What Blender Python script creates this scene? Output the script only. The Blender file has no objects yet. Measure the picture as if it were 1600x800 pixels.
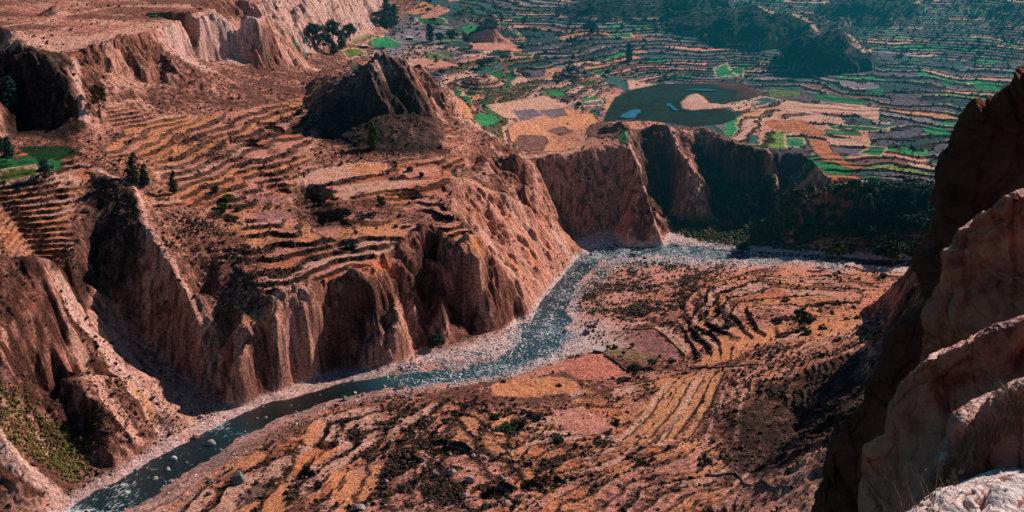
QUAL = 1.0
AZ, EL, SUN_E, SKY, HAZE = 38, 32, 5.0, .043, .50
import bpy, math, random
import numpy as np
from mathutils import Vector, geometry

random.seed(7)
RNG = np.random.default_rng(11)
scene = bpy.context.scene
COL = scene.collection

# ------------------------------------------------------------------ camera
FPX, TH, H0 = 1931.0, math.radians(20.0), 300.0
CT, ST = math.cos(TH), math.sin(TH)

def W(u, v, z):
    """survey point: picture direction + altitude -> world point"""
    a, b = (u - 800) / FPX, (v - 400) / FPX
    t = (H0 - z) / (ST + b * CT)
    return (a * t, (CT - b * ST) * t, z)

cam_d = bpy.data.cameras.new('camera')
cam = bpy.data.objects.new('camera', cam_d)
COL.objects.link(cam)
cam.location = (0, 0, H0)
cam.rotation_euler = (math.radians(90) - TH, 0, 0)
cam_d.sensor_width = 36
cam_d.lens = 36 * FPX / 1600
cam_d.clip_start = 0.5
cam_d.clip_end = 9000
scene.camera = cam

# ------------------------------------------------------------------ noise
_P = RNG.permutation(4096)
_G = RNG.uniform(0, 2 * math.pi, 4096)
_GX, _GY = np.cos(_G).astype(np.float32), np.sin(_G).astype(np.float32)

def perlin(x, y, seed=0):
    xi, yi = np.floor(x), np.floor(y)
    xf, yf = (x - xi).astype(np.float32), (y - yi).astype(np.float32)
    xi = xi.astype(np.int64) + seed * 131
    yi = yi.astype(np.int64) + seed * 57
    sx, sy = xf * xf * xf * (xf * (xf * 6 - 15) + 10), yf * yf * yf * (yf * (yf * 6 - 15) + 10)
    a0, a1 = _P[xi & 4095], _P[(xi + 1) & 4095]
    def g(a, j, dx, dy):
        h = _P[(a + j) & 4095]
        return _GX[h] * dx + _GY[h] * dy
    n00, n10 = g(a0, yi, xf, yf), g(a1, yi, xf - 1, yf)
    n01, n11 = g(a0, yi + 1, xf, yf - 1), g(a1, yi + 1, xf - 1, yf - 1)
    nx0, nx1 = n00 + sx * (n10 - n00), n01 + sx * (n11 - n01)
    return (nx0 + sy * (nx1 - nx0)) * 1.5

def fbm(x, y, size, octs=4, seed=0, gain=0.5):
    s, a, tot = 0, 1.0, 0
    for i in range(octs):
        s = s + a * perlin(x / size, y / size, seed + i * 3)
        tot += a
        a *= gain
        size *= 0.49
    return s / tot

def ridged(x, y, size, octs=4, seed=0):
    s, a, tot = 0, 1.0, 0
    for i in range(octs):
        s = s + a * (1 - 2 * np.abs(perlin(x / size, y / size, seed + i * 5)))
        tot += a
        a *= 0.5
        size *= 0.48
    return s / tot

def hash01(i, j=0, k=0):
    h = _P[(np.asarray(i).astype(np.int64) * 7 + k * 977) & 4095]
    return _P[(h + np.asarray(j).astype(np.int64) * 13 + k) & 4095] / 4096.0

def worley(x, y, size, seed=0):
    """cell id + distance to the cell border"""
    gx, gy = x / size, y / size
    ix, iy = np.floor(gx).astype(np.int64), np.floor(gy).astype(np.int64)
    d1 = np.full(x.shape, 9.0, np.float32); d2 = d1.copy(); cid = np.zeros(x.shape, np.int64)
    for dx in (-1, 0, 1):
        for dy in (-1, 0, 1):
            cx, cy = ix + dx, iy + dy
            px = cx + 0.15 + 0.7 * hash01(cx, cy, 1 + seed); py = cy + 0.15 + 0.7 * hash01(cx, cy, 2 + seed)
            d = np.sqrt((gx - px) ** 2 + (gy - py) ** 2).astype(np.float32)
            near = d < d1
            d2 = np.where(near, d1, np.minimum(d2, d))
            cid = np.where(near, cx * 733 + cy, cid)
            d1 = np.where(near, d, d1)
    return cid, (d2 - d1) * size

def facets(x, y, size, seed):
    """broken planes: every cell has a tilt and a step of its own; also the distance to the crack"""
    gx, gy = x / size, y / size; ix, iy = np.floor(gx).astype(np.int64), np.floor(gy).astype(np.int64)
    d1 = np.full(x.shape, 9.0); d2 = d1.copy(); h = np.zeros(x.shape)
    for dx in (-1, 0, 1):
        for dy in (-1, 0, 1):
            cx, cy = ix + dx, iy + dy
            ex, ey = gx - cx - hash01(cx, cy, 301 + seed), gy - cy - hash01(cx, cy, 302 + seed)
            d = np.hypot(ex, ey); near = d < d1
            val = (hash01(cx, cy, 303 + seed) - .5) * 1.2 + ex * (hash01(cx, cy, 304 + seed) - .5) * 2.2 + ey * (hash01(cx, cy, 305 + seed) - .5) * 2.2
            d2 = np.where(near, d1, np.minimum(d2, d)); h = np.where(near, val, h); d1 = np.where(near, d, d1)
    return h, (d2 - d1) * size
def sstep(a, b, x):
    t = np.clip((x - a) / (b - a), 0, 1)
    return t * t * (3 - 2 * t)

# ------------------------------------------------------------------ survey of the land (picture direction, altitude)
LINES = [
 # cliff foot along the left bank
 [(-60,905,1),(20,850,1),(60,825,1),(105,786,1),(200,728,1.5),(262,686,2),(330,655,2),(352,636,2),(372,630,2),(430,608,2),(500,582,2),(560,572,3),(610,566,3),(660,545,3),(700,535,4),(790,512,3),(822,494,2),(833,470,2),(868,432,2),(900,396,2)],
 # river bed
 [(-20,930,-2),(60,860,-2),(130,800,-2),(230,742,-2),(300,705,-2),(380,662,-2),(450,636,-2),(540,608,-2),(600,600,-2),(650,597,-1.5),(720,590,-1),(790,572,-1),(825,545,-1.5),(838,510,-2),(850,475,-2),(878,440,-2),(905,408,-2),(950,388,-1),(1040,386,-.8),(1100,395,-.8),(1160,401,-1),(1220,399,-1),(1290,402,-1),(1360,409,-1),(1440,411,-1.5),(1560,408,-1.5),(1750,400,-1.5)],
 # right bank
 [(80,935,.8),(150,860,.8),(225,800,.8),(300,750,.8),(380,690,.8),(440,655,.8),(520,628,.8),(600,614,1.2),(650,606,1),(720,600,.8),(790,592,.8),(850,565,.8),(905,545,1),(925,520,1.2),(905,480,1),(915,440,1),(950,410,.8),(1040,408,.8),(1110,412,.8),(1165,410,.8),(1240,405,1),(1290,412,1.5),(1370,420,1.5),(1440,421,1.5),(1560,420,1.5),(1750,415,2)],
 # gravel bar on the left bank
 [(560,592,.5),(620,580,.9),(700,565,1),(760,552,1),(805,530,.8),(815,505,.8)],
 # shaded beach
 [(450,620,.6),(520,598,.7),(580,585,.8)],
 # near bank rise
 [(150,905,4),(260,820,3),(400,712,5),(520,648,5),(640,620,4),(760,604,6),(850,576,5),(940,552,4.5),(1000,545,4),(1070,560,6)],
 [(960,480,2),(1010,440,2),(1080,425,2.5),(1180,420,4),(1300,430,6),(1440,440,7),(1560,450,8),(1800,450,12)],
 # near slopes
 [(250,900,10),(420,860,15),(600,850,24),(750,850,31),(900,850,37),(1050,850,46),(1200,850,60),(1350,850,78),(1500,850,95)],
 [(250,1000,25),(600,1000,45),(1000,1000,60),(1400,1000,95)],
 [(420,780,10),(520,720,10),(600,680,11),(690,630,12),(760,618,13),(830,625,10)],
 [(700,650,16),(700,700,19),(690,760,23),(650,800,23)],
 [(780,640,11),(800,700,17),(790,760,24)],
 [(880,620,9),(960,620,10),(1080,592,11),(1140,570,14),(1200,535,19),(1290,500,20),(1400,470,16)],
 [(900,700,22),(1000,695,21),(1090,680,24),(1130,600,20)],
 [(1120,700,34),(1160,640,30),(1230,590,31),(1330,540,36),(1400,510,38)],
 [(1150,780,44),(1190,720,36),(1260,660,34),(1340,620,52)],
 [(1230,800,62),(1290,745,66),(1330,690,72)],
 # curved terraces knoll
 [(1060,450,4),(1110,450,10),(1190,440,12),(1250,450,13)],
 [(1060,520,7),(1110,500,14),(1170,480,17),(1280,470,16)],
 [(1080,560,7),(1150,530,13)],
 # spur left of the big gully
 [(150,262,101),(128,320,88),(133,380,75),(122,430,64),(108,468,54),(150,530,37),(200,590,23),(232,640,11),(252,672,3)],
 # gully floor
 [(352,632,2),(300,602,7),(255,570,14),(205,510,32),(160,455,50),(146,400,66),(152,335,84),(162,292,94)],
 # gully right rim
 [(168,280,98),(215,300,93),(226,350,82),(258,400,70),(288,450,58),(314,520,35),(334,580,15),(346,612,6)],
 # left slope
 [(-120,250,112),(0,250,109),(60,250,107),(110,250,104)],
 [(-200,400,97),(0,405,91),(60,400,86),(110,390,80)],
 [(-200,500,78),(0,500,70),(70,500,62),(110,500,52)],
 [(-200,600,52),(0,600,45),(60,600,38),(120,600,26)],
 [(-150,700,30),(0,700,23),(60,700,14),(130,690,9)],
 [(100,540,42),(130,600,33),(165,660,19),(205,690,8)],
 [(-100,790,8),(0,790,6)], [(0,690,26),(50,740,14),(90,775,5)],
 # shaded headwall at far left
 [(-250,95,153),(0,90,153),(60,82,152),(100,86,149),(118,130,135),(130,175,118),(134,200,112)],
 [(-250,185,114),(0,188,112),(60,205,110),(100,222,108),(125,228,107)],
 [(134,200,112),(160,190,110),(200,240,101)],
 # plateau
 [(108,84,148),(160,72,148),(230,54,148),(262,44,147),(330,26,147),(395,22,146),(405,30,143)],
 [(-250,40,155),(0,40,153.5),(120,40,151),(300,5,150),(380,-5,150)],
 [(-250,-30,160),(0,-30,158),(300,-40,155),(420,-50,158)],
 # white cliff foot
 [(250,70,140),(275,82,129),(310,100,114),(355,94,114),(385,84,115),(410,62,118)],
 [(160,110,134),(200,125,124),(250,130,118),(310,150,109),(380,140,106)],
 # second white cliffs
 [(405,30,143),(415,-5,147),(430,-20,150),(520,-20,140),(590,-20,115)],
 [(405,70,114),(440,80,102),(480,82,97),(560,50,92),(612,18,88)],
 [(400,110,106),(480,115,92),(540,100,86),(600,62,81),(650,30,80)],
 # mid left slopes
 [(155,200,107),(240,200,103),(300,200,100),(420,180,96),(480,150,98)],
 [(200,250,99),(250,270,92),(350,262,88),(450,240,86),(500,230,84)],
 [(240,330,80),(300,325,79),(400,342,72),(440,310,74)],
 [(290,400,66),(340,400,64),(400,400,62)],
 [(325,470,45),(345,470,47),(385,470,48.5)],
 # peak
 [(480,130,100),(500,120,106),(545,118,112),(572,100,126),(590,76,138),(602,90,131),(625,112,121),(645,114,119),(662,112,118),(674,135,106),(695,160,95),(722,186,84),(772,216,74),(800,235,66)],
 [(510,165,101),(545,172,98),(590,178,97),(635,178,95),(662,180,93)],
 [(490,180,91),(520,215,84),(570,236,79),(640,240,77),(690,236,76),(760,248,70)],
 # shelf of fields
 [(455,285,77),(500,262,77),(560,258,76),(620,256,74),(690,265,71),(735,268,67)],
 [(450,300,74),(520,305,71),(600,290,71),(650,292,70),(700,290,69)],
 [(445,300,73),(480,340,62),(500,350,62),(540,330,67)],
 [(430,375,66),(500,372,65),(560,368,64),(650,368,61),(700,340,63),(760,372,56)],
 [(400,440,57),(480,425,56),(560,415,54),(610,405,54)],
 # cliff rim above the river
 [(372,540,33),(380,515,38),(420,490,44),(470,460,49.3),(500,448,50),(560,434,50.3),(600,434,47.5),(620,415,50),(640,400,51),(700,398,50),(760,413,42),(790,430,34),(808,446,22)],
 [(610,470,30),(640,510,14),(662,535,5)],
 [(660,440,30),(700,480,18),(750,492,12),(785,505,5)],
 # bright scree slope crest
 [(735,285,68),(760,300,61),(800,316,51),(850,346,31),(880,366,17),(900,385,6)],
 [(700,330,66),(740,370,57),(780,400,42),(800,430,26)],
 # far cliff rim and foot
 [(738,258,66),(790,252,58),(850,250,55),(900,240,57),(960,228,60),(984,230,59)],
 [(880,362,3),(920,368,2),(1000,353,2),(1030,340,3)],
 [(984,230,59),(1000,270,47),(1008,310,24),(1010,345,4)],
 [(955,192,68),(968,186,72),(980,200,68)],
 [(1010,198,57),(1030,194,66),(1060,240,49),(1100,290,28),(1122,322,10)],
 [(1020,265,28),(1040,300,14),(1045,330,5)],
 [(1080,205,58),(1100,203,60),(1150,228,54),(1200,262,41)],
 [(1105,250,38),(1150,290,25),(1200,305,18),(1230,330,12)],
 # flood plain right of the bend
 [(1060,345,4),(1110,350,4),(1160,355,4),(1200,368,3),(1250,384,3),(1330,396,2.5),(1430,402,2.5),(1560,402,2.5)],
 # wooded bank
 [(1240,330,18),(1300,340,20),(1400,350,18),(1500,350,20),(1750,350,24)],
 [(1240,288,41),(1300,295,38),(1400,294,38),(1500,290,40),(1750,280,48)],
 # lake (flat)
 [(925,190,57.2),(945,165,57.2),(990,135,57.2),(1060,126,57.2),(1150,130,57.2),(1175,150,57.2),(1150,180,57.2),(1080,196,57.2),(1000,192,57.2),(925,190,57.2)],
 [(1000,160,56.2),(1060,150,56.2),(1120,145,56.2)],
]
POINTS = [
 (820,235,60),(860,210,60),(900,200,60),(900,150,66),(820,180,65),(760,170,70),(700,120,76),(640,100,80),(600,60,82),(700,30,84),(600,-5,86),
 (900,120,71),(900,50,80),(1000,95,70),(1100,100,68),(1000,205,58),(1080,200,59),(1200,190,54),(1250,240,48),(1400,260,45),(1550,260,46),(1750,240,52),
 (1250,200,52),(1450,200,53),(1300,150,58),(1450,150,60),(1600,150,63),(1300,110,65),(1500,100,69),(1750,120,72),(1150,75,74),
 (800,0,92),(900,0,96),(1400,60,80),(1500,50,86),(1600,40,92),(1500,0,108),(1600,0,112),(1750,0,118),
 (1065,157,59.5),(1090,160,59.5),(1075,163,59),
]
# world points (hidden sides, far land)
WP = [(-100,965,86),(-60,955,79),(-20,940,73),(-150,985,94),(30,838,8),(8,832,26),(-12,842,44),(40,850,4),
 (-1400,1400,165),(-500,1300,165),(-300,1350,160),(-1400,2400,240),(-500,2400,210),(300,2400,190),(1000,2400,230),(2000,2400,260),(0,1700,112),(500,1700,128),(1200,1700,160),(-200,1600,100),
 (-1400,800,160),(-1400,300,130),(-600,300,60),(-330,330,1),(-900,500,120),(1600,900,90),(1600,300,260),(700,250,280),(100,250,95),(300,250,170),(-150,250,60),
 (200,560,60),(215,560,80),(228,560,97),(226,585,105),(238,605,100),(242,560,112),(262,520,125),(262,600,112),(300,480,165),(330,600,160),(300,660,80),(340,720,30),(600,600,220),(600,760,60),(230,440,120),(215,400,128),(260,380,170),
 (600,850,20),(700,1000,50),(900,1200,80)]
# knobs and hills standing on the valley floor: centre from the picture, altitude of the top, radius left-right, radius front-back
HILLS = [(773,17,108,32,26,1.15),(1130,16,100,70,36,.6),(1225,18,105,82,38,.6),(1300,45,100,48,36,.6),(1010,-4,105,95,46,.6),(1090,-2,104,40,30,.7),(1355,-4,112,60,36,.8),(1440,-22,118,70,30,.9),(925,112,76,40,14,1),(760,112,86,30,26,1.2),(85,8,160,14,16,1.4),(545,-8,112,14,10,1.0)]

HOLLOWS = [(490,325,62,15,13,8),(520,345,62,12,9,5),(395,60,120,12,10,5),(945,206,64,9,7,4),(700,700,18,12,12,4),(850,745,28,14,9,4),(470,740,10,9,7,3),(770,760,25,12,10,5),(640,310,66,9,9,4),(540,385,60,10,6,3),(60,520,60,10,14,9),(40,560,50,9,12,8),(620,300,70,10,6,3),(380,230,88,14,10,4),(420,200,92,12,10,4),(340,330,78,12,6,3),(750,250,68,14,8,4)]
def build_tin():
    pts = []
    for ln in LINES:
        w = [W(*p) for p in ln]
        for a, b in zip(w[:-1], w[1:]):
            d = math.hypot(b[0] - a[0], b[1] - a[1]); n = max(1, int(d / 7))
            for k in range(n):
                t = k / n
                pts.append(tuple(a[i] + (b[i] - a[i]) * t for i in range(3)))
        pts.append(w[-1])
    pts += [W(*p) for p in POINTS] + WP
    out, seen = [], {}
    for p in pts:
        key = (round(p[0] / 1.5), round(p[1] / 1.5))
        if key in seen: continue
        seen[key] = 1; out.append(p)
    r = geometry.delaunay_2d_cdt([Vector((p[0], p[1])) for p in out], [], [], 0, 1e-4)
    return out, r
TINP, _r = build_tin()
_vs, _fs, _orig = _r[0], _r[2], _r[3]
_z = np.array([TINP[o[0]][2] if len(o) else 0 for o in _orig]); _xy = np.array([(v.x, v.y) for v in _vs])
CELL = 1.0
X0, Y0, NX, NY = -900, 300, 1900, 2000
BASE = np.full((NY, NX), np.nan, np.float32)
for f in _fs:
    p = _xy[list(f)]; z = _z[list(f)]
    x0, x1 = int(max(0, (p[:, 0].min() - X0) // 1)), int(min(NX - 1, (p[:, 0].max() - X0) // 1 + 1))
    y0, y1 = int(max(0, (p[:, 1].min() - Y0) // 1)), int(min(NY - 1, (p[:, 1].max() - Y0) // 1 + 1))
    if x1 < x0 or y1 < y0: continue
    gx, gy = np.meshgrid(np.arange(x0, x1 + 1) + X0, np.arange(y0, y1 + 1) + Y0)
    d = (p[1, 1] - p[2, 1]) * (p[0, 0] - p[2, 0]) + (p[2, 0] - p[1, 0]) * (p[0, 1] - p[2, 1])
    if abs(d) < 1e-6: continue
    a = ((p[1, 1] - p[2, 1]) * (gx - p[2, 0]) + (p[2, 0] - p[1, 0]) * (gy - p[2, 1])) / d
    b = ((p[2, 1] - p[0, 1]) * (gx - p[2, 0]) + (p[0, 0] - p[2, 0]) * (gy - p[2, 1])) / d
    c = 1 - a - b
    m = (a >= -1e-4) & (b >= -1e-4) & (c >= -1e-4)
    sub = BASE[y0:y1 + 1, x0:x1 + 1]
    sub[m] = (a * z[0] + b * z[1] + c * z[2])[m]
BASE = np.where(np.isnan(BASE), 100.0, BASE).astype(np.float32)

def blur(A, r):
    k = 2 * r + 1
    for ax in (0, 1):
        P = np.concatenate([np.repeat(A.take([0], ax), r + 1, ax), A, np.repeat(A.take([-1], ax), r, ax)], ax)
        C = np.cumsum(P, ax, dtype=np.float64)
        n = A.shape[ax]
        A = ((C.take(range(k, k + n), ax) - C.take(range(0, n), ax)) / k).astype(np.float32)
    return A
B1 = blur(blur(BASE, 1), 1)
B3 = blur(blur(BASE, 3), 2)
BW = blur(blur(BASE, 9), 9)
far = sstep(940, 1150, np.arange(NY) + Y0)[:, None]
BASE = B1 * (1 - far) + BW * far

def samp(A, x, y):
    gx, gy = np.clip((x - X0), 0, NX - 1.001), np.clip((y - Y0), 0, NY - 1.001)
    ix, iy = gx.astype(np.int32), gy.astype(np.int32)
    fx, fy = (gx - ix).astype(np.float32), (gy - iy).astype(np.float32)
    return (A[iy, ix] * (1 - fx) * (1 - fy) + A[iy, ix + 1] * fx * (1 - fy) + A[iy + 1, ix] * (1 - fx) * fy + A[iy + 1, ix + 1] * fx * fy)

_gy, _gx = np.gradient(B3)
SLOPE = blur(np.hypot(_gx, _gy), 2)

def hit(u, v):
    """where a picture direction meets the surveyed land (plan position)"""
    a, b = (u - 800) / FPX, (v - 400) / FPX
    t = np.arange(400, 2400, 1.0)
    x, y, z = a * t, (CT - b * ST) * t, H0 - (ST + b * CT) * t
    g = samp(HMAP if HMAP is not None else BASE, x, y)
    k = np.argmax(z < g) if (z < g).any() else len(t) - 1
    return float(x[k]), float(y[k])
HMAP = None

def inside(x, y, poly, soft=0):
    """soft mask of a plan polygon"""
    p = np.array(poly); m = np.zeros(x.shape, bool); dmin = None
    if soft: dmin = np.full(x.shape, 1e9, np.float32)
    pad = soft + 1
    bb = (x > p[:, 0].min() - pad) & (x < p[:, 0].max() + pad) & (y > p[:, 1].min() - pad) & (y < p[:, 1].max() + pad)
    xs, ys = x[bb], y[bb]; mm = np.zeros(xs.shape, bool); dd = np.full(xs.shape, 1e9, np.float32)
    for i in range(len(p)):
        (ax, ay), (bx, by) = p[i], p[(i + 1) % len(p)]
        c = ((ay > ys) != (by > ys)) & (xs < (bx - ax) * (ys - ay) / ((by - ay) or 1e-9) + ax)
        mm ^= c
        if soft:
            L = (bx - ax) ** 2 + (by - ay) ** 2 + 1e-9
            t = np.clip(((xs - ax) * (bx - ax) + (ys - ay) * (by - ay)) / L, 0, 1)
            dd = np.minimum(dd, np.hypot(xs - ax - t * (bx - ax), ys - ay - t * (by - ay)))
    out = np.zeros(x.shape, np.float32)
    out[bb] = np.clip(0.5 + np.where(mm, dd, -dd) / (2 * soft), 0, 1) if soft else mm
    return out

def along(x, y, line, width, soft=1.0):
    p = np.array(line)
    pad = width + soft
    out = np.zeros(x.shape, np.float32)
    bb = (x > p[:, 0].min() - pad) & (x < p[:, 0].max() + pad) & (y > p[:, 1].min() - pad) & (y < p[:, 1].max() + pad)
    xs, ys = x[bb], y[bb]; dd = np.full(xs.shape, 1e9, np.float32)
    for (ax, ay), (bx, by) in zip(p[:-1], p[1:]):
        L = (bx - ax) ** 2 + (by - ay) ** 2 + 1e-9
        t = np.clip(((xs - ax) * (bx - ax) + (ys - ay) * (by - ay)) / L, 0, 1)
        dd = np.minimum(dd, np.hypot(xs - ax - t * (bx - ax), ys - ay - t * (by - ay)))
    out[bb] = 1 - sstep(width - soft, width + soft, dd)
    return out

def PP(pts):   # picture outline -> plan outline on the land
    return [hit(u, v) for u, v in pts]
# ------------------------------------------------------------------ terraces: outline in the picture, step, strength, waviness
def base_poly(pts): return [hit(u, v) for u, v in pts]
ZT = [
 # (outline, step height, strength, wave amplitude, wave size)
 ([(700,-30),(760,60),(800,120),(930,140),(940,115),(1180,120),(1190,60),(1700,100),(1700,-30)], 1.5, .92, 2.2, 90),
 ([(720,110),(700,160),(800,240),(960,185),(950,140),(830,90)], 1.3, .55, 1.0, 60),
 ([(1150,150),(1190,80),(1700,100),(1700,330),(1480,330),(1440,300),(1250,290),(1130,210)], 1.5, .88, 2.6, 75),
 ([(560,80),(640,25),(760,60),(800,140),(700,150),(620,110)], 1.3, .6, 1.2, 60),
 ([(-100,235),(100,235),(140,260),(110,330),(105,405),(-100,420)], 2.2, .95, 1.6, 40),
 ([(380,330),(460,340),(600,345),(760,360),(800,400),(790,440),(700,400),(640,412),(520,460),(410,500),(370,430)], 2.7, .97, 3.0, 36),
 ([(300,180),(480,150),(500,240),(450,290),(440,330),(300,330),(230,260)], 2.4, .85, 3.0, 48),
 ([(160,170),(300,180),(300,240),(170,250)], 2.2, .8, 2.0, 40),
 ([(440,250),(740,250),(700,300),(450,315)], 2.0, .8, 1.0, 60),
 ([(700,200),(800,230),(780,250),(700,245)], 1.8, .5, 2.0, 40),
 ([(1055,430),(1110,440),(1290,420),(1460,440),(1430,500),(1280,520),(1140,560),(1070,560)], 1.7, .97, 1.2, 40),
 ([(1150,290),(1500,285),(1480,380),(1250,370)], 2.4, .9, 3.0, 40),
 ([(960,580),(1130,575),(1080,690),(960,700)], 1.6, .6, 1.2, 40),
 ([(500,640),(720,630),(830,650),(830,830),(560,830),(420,740)], 2.5, .97, 3.4, 42),
 ([(220,800),(400,700),(520,660),(470,760),(420,850),(200,850)], 2.1, .8, 2.5, 40),
 ([(830,640),(960,640),(960,700),(840,800),(800,740)], 2.0, .8, 3.0, 40),
 ([(1110,600),(1230,520),(1380,500),(1330,600),(1200,660)], 1.8, .5, 2.0, 40),
]
ZT.append(([(900,600),(1130,690),(1150,800),(1230,850),(700,850),(800,700)], 2.0, .7, 3.0, 44))
ZT.append(([(200,250),(420,300),(440,400),(300,430),(230,330)], 2.0, .55, 2.5, 36))
ZT.append(([(560,300),(800,330),(820,440),(740,380)], 1.8, .6, 1.5, 36))
ZT = [(base_poly(p), *t) for p, *t in ZT]
LAKE = base_poly([(941,190),(948,172),(960,150),(985,139),(1030,129),(1100,130),(1160,133),(1185,146),(1172,154),(1140,160),(1125,166),(1148,175),(1150,186),(1125,195),(1080,197),(1030,190),(985,186)])
ISLE = base_poly([(1060,160),(1072,151),(1088,148),(1102,152),(1112,160),(1135,163),(1165,158),(1190,155),(1190,161),(1150,168),(1110,171),(1080,173),(1064,169)])
FLATS = [(base_poly([(760,195),(880,150),(935,190),(905,230),(830,245)]), .7),]

CALM = base_poly([(830,262),(850,236),(985,226),(1014,345),(920,385),(880,375)]); CALM2 = base_poly([(150,300),(225,300),(330,600),(300,620),(140,460)])
SOFT = [base_poly(q) for q in ([(222,318),(300,325),(420,400),(415,490),(385,525),(340,530),(300,470),(262,400)], [(-80,425),(100,420),(112,470),(150,520),(235,670),(100,780),(-80,760)])]
def H(x, y, fine=True, aux=None):
    s = samp(SLOPE, x, y)
    cl = sstep(.5, 1.15, s)
    hr = 1.0 - sstep(1050, 1300, y) * .5
    a = (1.8 + 6.5 * cl) * (1 - .75 * np.maximum(inside(x, y, CALM, 8), inside(x, y, CALM2, 8)))
    r1 = ridged(x, y * .7, 42, 3, 2); r2 = ridged(x * 1.0, y * .6, 15, 3, 9)
    a = a * (1 - .5 * inside(x, y, SOFT[0], 6)) * (1 - .45 * inside(x, y, SOFT[1], 6))
    wx = a * (.9 * fbm(x, y, 52, 3, 21) + .55 * fbm(x, y, 15, 3, 23))
    wy = a * (1.05 * r1 + .38 * r2 * sstep(-.3, .4, fbm(x, y, 80, 2, 27)) + .5 * fbm(x, y, 24, 3, 28) - .35)
    z = samp(BASE, x + wx, y + wy)
    lk = inside(x, y, LAKE, 6)
    land = sstep(.6, 7.0, z) * (1 - lk)
    # round hills on the valley floor
    for (u, v, zt, rx, ry, pw) in HILLS_W:
        d = np.sqrt(((x - u) / rx) ** 2 + ((y - v) / ry) ** 2) + .22 * fbm(x, y, 22, 3, 31)
        z = np.maximum(z, z + (zt - samp(BASE, np.float32(u), np.float32(v))) * np.clip(1 - d, 0, 1) ** pw)
    for (hx, hy, rx, ry, dp) in HOLLOWS_W:
        d = np.sqrt(((x - hx) / rx) ** 2 + ((y - hy) / ry) ** 2) + .35 * fbm(x, y, 12, 3, 33)
        z = z - dp * (1 - sstep(.45, 1.0, d))
    # rolling relief
    rl = sstep(.12, .45, s)
    z = z + land * (2.2 * fbm(x, y, 70, 3, 5) * (.25 + .75 * rl) + rl * 2.2 * (ridged(x, y, 38, 3, 15) - .3) * (1 - .6 * cl))
    # terracing
    tm = np.zeros_like(z); lev = np.zeros_like(z); rise = np.zeros_like(z); edge = np.zeros_like(z)
    for k, (poly, h, st, wa, ws) in enumerate(ZT):
        m = inside(x, y, poly, 7) * (1 - .85 * sstep(.7, 1.0, s))
        m = m * sstep(-.5, -.15, fbm(x, y, 60, 2, 60 + k) + st - .5)
        bb = m > .01
        if not bb.any(): continue
        xs, ys = x[bb], y[bb]
        zs = z[bb] + wa * fbm(xs, ys, ws, 3, 40 + k) + .25 * fbm(xs, ys, 9, 2, 80 + k)
        q = zs / h; fl = np.floor(q); fr = q - fl
        rf = .30
        st_ = fl + sstep(1 - rf, 1.0, fr) + fr * .12
        mm = np.minimum(m[bb], st * 1.0)
        dz = (st_ * h - zs) * np.minimum(m[bb] * 1.0, 1) * min(1, st + .1)
        z[bb] += dz
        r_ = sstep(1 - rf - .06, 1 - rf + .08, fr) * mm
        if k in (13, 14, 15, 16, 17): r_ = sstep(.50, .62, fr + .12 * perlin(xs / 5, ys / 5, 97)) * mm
        lip = np.exp(-((fr - (1 - rf) + .10) / .06) ** 2) * 0 + np.exp(-((fr - .04) / .05) ** 2)
        upd = mm > tm[bb]
        tmp = tm[bb]; tmp[upd] = mm[upd]; tm[bb] = tmp
        tmp = lev[bb]; tmp[upd] = (fl + 37 * k)[upd]; lev[bb] = tmp
        tmp = rise[bb]; tmp[upd] = r_[upd]; rise[bb] = tmp
        tmp = edge[bb]; tmp[upd] = (lip * mm)[upd]; edge[bb] = tmp
    if fine:
        wild = land * (1 - .88 * tm)
        z = z + wild * (1.0 * fbm(x, y, 12, 3, 7) + .5 * (ridged(x, y, 5.5, 2, 77))) * (1 - .6 * inside(x, y, VALP, 5))
        calm = (1 - .7 * np.maximum(inside(x, y, CALM, 8), inside(x, y, CALM2, 8))) * (1 - .8 * inside(x, y, SOFT[0], 6)) * (1 - .5 * inside(x, y, SOFT[1], 6))
        z = z + wild * sstep(.3, 1.0, s) * calm * (1.3 * ridged(x, y, 17, 3, 71) + .8 * ridged(x + .6 * y, y, 7, 3, 72))
        sel = (cl * wild * calm) > .02
        w_ = (cl * wild * calm)[sel]
        z[sel] += w_ * (3.2 * facets(x[sel] + .3 * z[sel], y[sel] * 1.2, 17, 400)[0] + 1.8 * facets(x[sel] + .4 * z[sel], y[sel] * 1.3, 6.5, 420)[0])
        z = z + land * .10 * fbm(x, y, 2.4, 2, 91)
    z = z + (1 - lk) * (1 - sstep(1.5, 5, z)) * (y < 960) * (.55 * fbm(x, y, 17, 3, 93) + .25 * fbm(x, y, 5, 2, 94))
    isl = inside(x, y, ISLE, 7)
    z = np.where(lk > .5, np.minimum(z, 57.05), z) * (1 - lk) + lk * (56.5 + 2.6 * isl + .55 * fbm(x, y, 26, 3, 12))
    if aux is not None:
        aux.update(s=s, cl=cl, tm=tm, lev=lev, rise=rise, edge=edge, land=land, lk=lk, isl=isl, r1=r1, r2=r2)
    return z
HOLLOWS_W = [(*W(u, v, z)[:2], rx, ry, dp) for u, v, z, rx, ry, dp in HOLLOWS]
HILLS_W = []
VALP = base_poly([(720,180),(640,130),(560,90),(640,20),(700,-60),(1800,-60),(1800,300),(1500,300),(1250,290),(1200,250),(1100,200),(1010,200),(985,226),(900,238),(820,245),(770,215)])
for (u, v, zt, rx, ry, pw) in HILLS:
    w = W(u, v, zt); HILLS_W.append((w[0], w[1] + ry * .0, zt, rx, ry, pw))

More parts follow.
